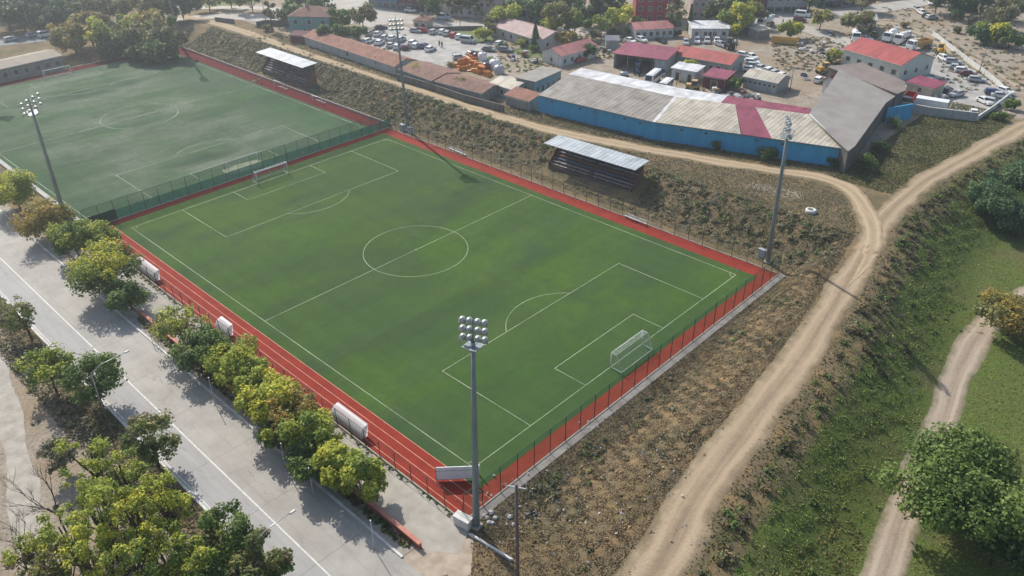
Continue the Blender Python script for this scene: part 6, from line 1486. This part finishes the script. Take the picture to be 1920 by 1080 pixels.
def truck(label, px, py, dx, dy, L, cabc, kind, bedc='gold', name='truck'):
    a = G(px, py, .6); e = G(px + dx, py + dy) - G(px, py); t = thing(name, label, 'truck', (a.x, a.y, gz(a.x, a.y) + .03), math.atan2(e.y, e.x), 'trucks in the municipal yard')
    b = MB(); b.box(-L / 2, L / 2 - .3, -.5, .5, .75, 1.0); b.build('chassis', TY, t)
    b = MB(); b.extr([(L / 2 - 2.0, .7), (L / 2 - 2.0, 2.9), (L / 2 - .5, 2.9), (L / 2 - .08, 1.9), (L / 2, 1.6), (L / 2, .7)], -1.2, 1.2, 0, lambda z: max(0, z - 1.8) * .08); b.build('cab', PT[cabc], t, bevel=.06)
    g = MB(); g.face([(L / 2 - .03, -1.0, 1.95), (L / 2 - .03, 1.0, 1.95), (L / 2 - .42, 1.0, 2.78), (L / 2 - .42, -1.0, 2.78)]); g.build('windscreen', CG, t)
    for s in (-1, 1):
        g = MB(); f = [(L / 2 - 1.5, s * 1.21, 1.9), (L / 2 - .4, s * 1.21, 1.9), (L / 2 - .7, s * 1.17, 2.65), (L / 2 - 1.5, s * 1.17, 2.65)]; g.face(f if s < 0 else f[::-1]); g.build('side_window', CG, t)
        for xx in (L / 2 - 1.1, -L / 2 + 1.0, -L / 2 + 2.2): g = MB(); g.wheel(xx, s * 1.0, .52, .52, .32); g.build('wheel', [TY, RIM], t)
    if kind == 'mixer':
        b = MB(); b.lathe((-L * .12, 0, 2.15), [(.35, -2.6), (.75, -2.2), (1.15, -.6), (1.2, .5), (.9, 1.5), (.3, 1.9), (.01, 1.92)], 16, 0, 'x'); b.build('drum', PT['white'], t)
        b = MB(); b.box(-L / 2 + .1, -L / 2 + .9, -.5, .5, 2.4, 3.2, top=-.15); b.build('hopper', PT['silver'], t)
    elif kind == 'tipper':
        b = MB(); x0, x1 = -L / 2, L / 2 - 2.2
        b.box(x0, x1, -1.2, 1.2, 1.05, 1.2); b.box(x0, x1, -1.2, -1.1, 1.2, 2.5); b.box(x0, x1, 1.1, 1.2, 1.2, 2.5); b.box(x0, x0 + .1, -1.1, 1.1, 1.2, 2.5); b.box(x1 - .1, x1, -1.1, 1.1, 1.2, 2.9)
        for i in range(6): x = x0 + .2 + i * (x1 - x0 - .5) / 5; b.box(x, x + .12, -1.27, -1.2, 1.1, 2.45); b.box(x, x + .12, 1.2, 1.27, 1.1, 2.45)
        b.build('tipper_bed', PT[bedc], t)
    else:
        b = MB(); b.lathe((-L * .14, 0, 1.95), [(.01, -2.3), (.95, -2.2), (1.0, 0), (.95, 2.2), (.01, 2.3)], 16, 0, 'x'); b.build('tank', PT['white'], t)
truck('cement mixer truck with white drum beside the grey flat box', 1436, 46, -10, 3, 7.5, 'white', 'mixer', name='mixer_truck')
truck('leftmost white mixer truck behind the red roofed hall', 1670, 72, -10, 5, 8, 'white', 'mixer', name='mixer_truck')
truck('white tank truck between the mixer truck and the tipper', 1690, 76, -10, 5, 7.5, 'white', 'tank', name='tank_truck')
truck('tipper truck with ochre bed behind the red roofed hall', 1722, 88, -10, 2, 8.5, 'white', 'tipper', name='tipper_truck')
truck('white lorry at the left end of the red roofed hall', 1603, 72, 2, 8, 7, 'white', 'tank', name='tank_truck')
truck('lorry with red tipper bed at the corner of the grey wing', 1700, 194, -8, 8, 7.5, 'maroon', 'tipper', 'red', name='tipper_truck')
# golden skip, container, tank, machines
q = G(1470, 82); t = thing('skip_container', 'golden yellow skip lying in the middle of the yard', 'skip', q, math.radians(20))
b = MB(); b.extr([(-4.0, 1.7), (-3.2, .2), (3.2, .2), (4.0, 1.7), (3.9, 1.7), (3.1, .35), (-3.1, .35), (-3.9, 1.7)], -1.2, 1.2); b.box(-3.7, 3.7, -1.22, -1.12, .3, 1.68); b.box(-3.7, 3.7, 1.12, 1.22, .3, 1.68); b.build('body', PT['gold'], t)
b = MB()
for i in range(7): x = -3 + i; b.box(x, x + .14, -1.32, -1.22, .2, 1.65); b.box(x, x + .14, 1.22, 1.32, .2, 1.65)
b.build('stiffener', PT['gold'], t)
A = G(1712, 204); e = G(1772, 214) - A; t = thing('shipping_container', 'white container against the grey boundary wall', 'container', A, math.atan2(e.y, e.x)); L = e.length
b = MB(); b.box(0, L, 0, 2.5, .1, 2.7); b.build('body', PT['white'], t)
b = MB()
for i in range(24): b.box(L * (i + .2) / 24, L * (i + .6) / 24, -.05, 0, .2, 2.6)
b.build('corrugation', PT['white'], t)
b = MB(); b.box(L + .002, L + .06, .08, 1.22, .2, 2.6); b.box(L + .002, L + .06, 1.28, 2.42, .2, 2.6); b.build('door', PT['silver'], t)
def digger(label, px, py, rz, col='yellow', boom=True):
    q = G(px, py); t = thing('loader', label, 'loader', q, rz, 'yellow machines in the yard')
    b = MB(); b.box(-1.6, 1.2, -.9, .9, .8, 1.7); b.box(-1.7, -.4, -.8, .8, 1.7, 2.0); b.build('body', PT[col], t, bevel=.05)
    b = MB(); b.box(-.3, 1.0, -.7, .7, 1.705, 2.9, top=.1); b.build('cab', CG, t); b = MB(); b.box(-.35, 1.05, -.75, .75, 2.905, 3.02); b.build('cab_roof', PT[col], t)
    for x in (-1.1, .9):
        for s in (-1, 1): g = MB(); g.wheel(x, s * .95, .65, .65, .45); g.build('wheel', [TY, RIM], t)
    b = MB()
    for s in (-.45, .45): b.tube([(.8, s, 1.5), (2.0, s, 1.7), (2.9, s, .7)], [.14, .12, .1], 5)
    b.build('arm', PT[col], t); b = MB(); b.extr([(2.7, .2), (3.6, .1), (2.9, .35), (2.8, 1.1), (2.65, 1.1)], -1.1, 1.1); b.build('bucket', PT[col], t)
    if boom:
        b = MB(); b.tube([(-1.7, 0, 1.4), (-2.9, 0, 3.3), (-4.1, 0, 2.0), (-4.2, 0, 1.2)], [.2, .18, .14, .1], 6); b.build('boom', PT[col], t)
digger('yellow backhoe below the tipper truck beside the white wall', 1762, 102, math.radians(120)); digger('yellow loader beside the dark bank left of the red hall', 1543, 138, math.radians(60), 'yellow', False); digger('ochre loader on the scrap beside the maroon shed', 1298, 172, math.radians(20), 'gold')
digger('dark machine above the red workshop roof', 1366, 92, math.radians(150), 'black'); 
q = G(1195, 138); t = thing('tractor', 'blue tractor standing in the mouth of the open shed', 'tractor', q, math.radians(-60))
b = MB(); b.box(.2, 2.0, -.4, .4, .8, 1.5); b.build('bonnet', PT['blue'], t, bevel=.05); b = MB(); b.box(-1.2, .195, -.65, .65, .9, 2.5, top=.1); b.build('cab', CG, t); b = MB(); b.box(-1.25, .25, -.7, .7, 2.505, 2.6); b.build('cab_roof', PT['blue'], t)
for s in (-1, 1):
    g = MB(); g.wheel(-.6, s * .85, .8, .8, .4); g.build('wheel', [TY, RIM], t); g = MB(); g.wheel(1.5, s * .65, .45, .45, .28); g.build('wheel', [TY, RIM], t)
q = G(1170, 147); t = thing('water_trailer', 'small dark trailer with a pale tank before the open shed', 'trailer', q, .6)
b = MB(); b.box(-1.3, 1.3, -.7, .7, .5, .7); b.bar((1.3, 0, .6), (2.3, 0, .5), .06); b.build('chassis', TY, t); b = MB(); b.lathe((0, 0, 1.25), [(.01, -1.1), (.5, -1.05), (.55, 0), (.5, 1.05), (.01, 1.1)], 12, 0, 'x'); b.build('tank', PT['silver'], t)
for s in (-1, 1): g = MB(); g.wheel(0, s * .75, .35, .35, .2); g.build('wheel', [TY, RIM], t)
# orange heap and white tanks beside the car park
ORG = mat('orange_plastic', (.62, .22, .02), (.50, .17, .02), 2, .45)
rs = random.Random(7); bar0 = None
for i, (px, py, k) in enumerate([(848, 124, 0), (856, 126, 0), (865, 124, 0), (874, 123, 0), (884, 124, 0), (893, 127, 0), (872, 132, 0), (882, 134, 0), (892, 136, 0), (902, 138, 0), (912, 141, 0), (862, 131, 0), (876, 124, 1), (886, 128, 1), (880, 117, 1), (896, 133, 1), (866, 126, 1), (905, 136, 1), (890, 116, 0), (918, 143, 0)]):
    if bar0 is None:
        b = MB(); b.extr([(-.55, 0), (-.55, .3), (-.22, .55), (-.16, 1.2), (.16, 1.2), (.22, .55), (.55, .3), (.55, 0)], -1.1, 1.1); b.box(-.3, .3, -.7, -.4, 1.19, 1.26); b.box(-.3, .3, .4, .7, 1.19, 1.26); o = bar0 = b.build('road_barrier', ORG)
    else: o = bar0.copy(); COL.objects.link(o)
    q = G(px, py); o.location = q + Vector((0, 0, k * 1.05)); o.rotation_euler = (rs.uniform(-.25, .25), rs.uniform(-.3, .3) + (1.4 if i % 4 == 1 else 0), rs.uniform(0, 6)); tag(o, 'orange plastic barrier in the jumbled heap beside the car park', 'road barrier', 'orange barriers in a heap')
    if abs(o.rotation_euler[1]) > 1: o.location.z += .5
for px, py, lab, c, s in ((905, 112, 'upper white plastic tank beside the orange heap', 'white', 1.3), (928, 128, 'lower white plastic tank right of the orange heap', 'white', 1.5), (936, 138, 'pale tarpaulin covered tank at the lower right of the heap', 'silver', 1.4), (893, 110, 'dark red drum above the orange heap', 'maroon', 1.0), (912, 130, 'dark red drum between the orange heap and white tanks', 'maroon', 1.1)):
    q = G(px, py); t = thing('storage_tank', lab, 'tank', q); b = MB(); b.lathe((0, 0, 0), [(s, 0), (s * 1.02, s * .6), (s, s * 1.3), (s * .7, s * 1.6), (.25, s * 1.72)], 16); b.build('body', PT[c], t); b = MB(); b.lathe((0, 0, s * 1.7), [(.3, -.05), (.3, .12), (.001, .14)], 10); b.build('lid', PT['grey'], t)
# scrap heaps
for px, py, n, sp, lab in ((1365, 182, 26, 34, 'scrap'), (1530, 95, 26, 46, 'rubble')):
    for i in range(n):
        q = G(px + rs.gauss(0, sp * .5), py + rs.gauss(0, sp * .16)); o = rock(rs.uniform(.5, 1.2), rs).build('scrap_lump', RUB if i % 3 else mat('scrap_dark', (.10, .10, .11), (.06, .06, .07), 2, .8)); o.location = q
        tag(o, 'broken lump in the pale scrap heap behind the beige roofed warehouse' if lab == 'scrap' else 'broken lump on the rubble bank behind the golden skip', 'scrap', 'lumps of the scrap heap' if lab == 'scrap' else 'lumps of the rubble bank')
# masts and lamps of the town
def pole(label, px, py, h, m=STEEL, arm=True):
    q = G(px, py); t = thing('street_lamp', label, 'street lamp', q); b = MB(); b.tube([(0, 0, -.2), (0, 0, h)], [.12, .07], 6); b.build('pole', m, t)
    if arm: b = MB(); b.tube([(-.9, -.3, h - .1), (0, 0, h - .05), (.9, .3, h - .1)], .05, 5); b.box(-1.2, -.8, -.45, -.2, h - .15, h); b.box(.8, 1.2, .2, .45, h - .15, h); b.build('lamp_arm', m, t)
pole('street lamp on the verge left of the teal house', 498, 40, 9); pole('street lamp on the main street right of the kiosk', 863, 52, 7); pole('thin lamp post on the waste ground left of the open shed', 1133, 86, 7); pole('lamp post beside the beige roofed block', 1481, 170, 6); pole('lamp post along the white boundary wall', 1835, 138, 7); pole('lamp post before the dark wood at the far left', 60, 66, 11); pole('street lamp before the long grey shed', 988, 60, 7); pole('street post beside the village street van', 1490, 40, 6)
# loose yard clutter: pallets, boxes and pipe stacks
CLU = [PT['grey'], PT['silver'], mat('timber', (.26, .18, .11), (.19, .13, .08), 3, .9), mat('rust_clutter', (.22, .11, .07), (.15, .08, .05), 3, .9), PT['white'], PT['blue']]
for k, (px, py, lab) in enumerate(((1292, 168, 'rust coloured crate stack left of the maroon shed'), (1345, 178, 'dark crate stack below the maroon shed'), (1400, 182, 'pale crate stack before the beige roofed block'), (1425, 188, 'crate stack nearest the magenta roof strip'), (1240, 140, 'crate stack at the right post of the open shed'),
        (1140, 96, 'timber stack on the waste ground above the open shed'), (985, 104, 'timber stack behind the concrete block building'), (1000, 118, 'crate stack at the back of the concrete block building'), (955, 112, 'timber stack beside the white tanks'), (1565, 165, 'crate stack between the white gable and red hall'),
        (1508, 150, 'lone crate stack on the yard left of the white gable'), (1650, 92, 'crate stack behind the red roofed hall'), (1745, 92, 'crate stack behind the tipper truck'), (1640, 66, 'timber stack beside the grey shed under the brownish tree'), (1560, 66, 'crate stack beside the village street'), (1757, 186, 'crate stack behind the white container'), (1205, 100, 'timber stack on the roofless strip behind the open shed'))):
    q = G(px, py); t = thing('crate_stack', lab, 'crate stack', q, k * .7, 'stacks of crates and timber in the yards')
    rr = random.Random(k)
    for i in range(4):
        b = MB(); x = rr.uniform(-1.2, .6); y = rr.uniform(-.8, .4) + i * .35; z = .004 + (i % 2) * .72; s = rr.uniform(.9, 1.5)
        b.box(x, x + s, y, y + s * .7, z, z + .7)
        for u in (.1, .5, .9): b.box(x + s * u - .05, x + s * u + .05, y - .04, y, z + .02, z + .68)
        b.build('crate', CLU[(k + i) % 6], t)
# people
def person(label, px, py, rz, jacket, trousers):
    q = G(px, py); t = thing('person', label, 'person', q + Vector((0, 0, .06)), rz)
    V = [(0, 0, .95), (0, 0, 1.15), (0, 0, 1.38), (.02, 0, 1.5), (.04, 0, 1.6), (.05, 0, 1.72), (0, .1, .9), (.04, .11, .48), (0, .11, .07), (.14, .12, .03), (0, -.1, .9), (-.05, -.11, .48), (-.12, -.11, .07), (.02, -.12, .03), (0, .2, 1.4), (.02, .26, 1.13), (.14, .24, .92), (.2, .24, .84), (0, -.2, 1.4), (-.03, -.27, 1.13), (.08, -.25, .92), (.14, -.25, .84)]
    Ed = [(0, 1), (1, 2), (2, 3), (3, 4), (4, 5), (0, 6), (6, 7), (7, 8), (8, 9), (0, 10), (10, 11), (11, 12), (12, 13), (2, 14), (14, 15), (15, 16), (16, 17), (2, 18), (18, 19), (19, 20), (20, 21)]
    Rr = [.15, .14, .17, .07, .1, .09, .1, .075, .05, .04, .1, .075, .05, .04, .07, .05, .04, .03, .07, .05, .04, .03]
    me = bpy.data.meshes.new('body'); me.from_pydata(V, Ed, []); o = bpy.data.objects.new('body', me); COL.objects.link(o); o.parent = t; me.materials.append(mat('skin', (.45, .28, .20), None, 4, .6))
    o.modifiers.new('skin', 'SKIN')
    if me.skin_vertices:
        for i, r in enumerate(Rr): me.skin_vertices[0].data[i].radius = (r, r)
        me.skin_vertices[0].data[0].use_root = True
    md = o.modifiers.new('sub', 'SUBSURF'); md.levels = md.render_levels = 1
    b = MB(); b.tube([(0, 0, .88), (0, 0, 1.12), (0, 0, 1.38), (.01, 0, 1.47)], [.19, .18, .22, .1], 10)
    for s in (14, 18): b.tube([V[s], V[s + 1], V[s + 2]], [.095, .075, .06], 7)
    b.build('jacket', mat('cloth_' + jacket[0], jacket[1], None, 5, .9), t)
    b = MB()
    for s in (6, 10): b.tube([V[s], V[s + 1], V[s + 2]], [.125, .095, .075], 7)
    b.build('trousers', mat('cloth_' + trousers[0], trousers[1], None, 5, .9), t)
    b = MB(); b.lathe((.03, 0, 1.66), [(.108, -.02), (.115, .06), (.08, .13), (.001, .15)], 10); b.build('hair', mat('hair_dark', (.02, .016, .012), None, 5, .7), t)
person('left of the two people standing in the square car park, in black', 824, 87, 0, ('black', (.02, .02, .025)), ('dark', (.03, .03, .04))); person('right of the two people standing in the square car park, in dark blue', 829, 89, 2.4, ('navy', (.03, .04, .09)), ('dark', (.03, .03, .04))); person('person in dark clothes walking on the village street above the golden skip', 1467, 46, 1, ('black', (.02, .02, .025)), ('dark', (.03, .03, .04)))
# vehicles on the road at the far left
park(86, 66, 10, -2, 'van', 'white', 'white van on the shaded road at the far left', GS_); park(62, 66, 10, -2, 'hatch', 'silver', 'silver car left of the white van on the shaded road', GS_); park(20, 74, 10, -2, 'hatch', 'silver', 'silver car leftmost on the shaded road at the far left', GS_)
# ------------------------------------------------------------------ light, air, view
AZ = math.radians(180 - 14.4); EL = math.radians(40)
sd = Vector((math.cos(AZ) * math.cos(EL), math.sin(AZ) * math.cos(EL), math.sin(EL)))
sun = bpy.data.lights.new('sun', 'SUN'); sun.energy = 4.1; sun.angle = math.radians(.55); sun.color = (1.0, .94, .85)
so = bpy.data.objects.new('sun', sun); COL.objects.link(so); so.rotation_euler = (-sd).to_track_quat('-Z', 'Y').to_euler(); so.location = (-150, 40, 150)
w = bpy.data.worlds.new('World'); S.world = w; w.use_nodes = True
nt = w.node_tree; sky = nt.nodes.new('ShaderNodeTexSky'); sky.sky_type = 'NISHITA'; sky.sun_disc = False
sky.sun_elevation = EL; sky.sun_rotation = math.atan2(sd.x, sd.y); sky.air_density = 1.2; sky.dust_density = 2.0
bg = nt.nodes['Background']; bg.inputs['Strength'].default_value = .12; nt.links.new(sky.outputs[0], bg.inputs['Color'])
if True:
    b = MB(); b.box(-900, 700, -700, 900, -3.2, 76); hz = b.build('haze', [], kind='stuff')
    m = bpy.data.materials.new('haze'); m.use_nodes = True; nt = m.node_tree
    nt.nodes.remove(nt.nodes['Principled BSDF'])
    v = nt.nodes.new('ShaderNodeVolumePrincipled'); v.inputs['Density'].default_value = .00048; v.inputs['Color'].default_value = (.80, .88, .97, 1); v.inputs['Anisotropy'].default_value = .6
    nt.links.new(v.outputs[0], nt.nodes['Material Output'].inputs['Volume']); hz.data.materials.append(m)
S.view_settings.view_transform = 'Standard'; S.view_settings.look = 'None'; S.view_settings.exposure = 0.36; S.view_settings.gamma = 1.0
S.view_settings.use_curve_mapping = False
S.render.engine = 'CYCLES'; S.cycles.use_denoising = True
S.cycles.max_bounces = 6; S.cycles.transparent_max_bounces = 16; S.cycles.volume_bounces = 0
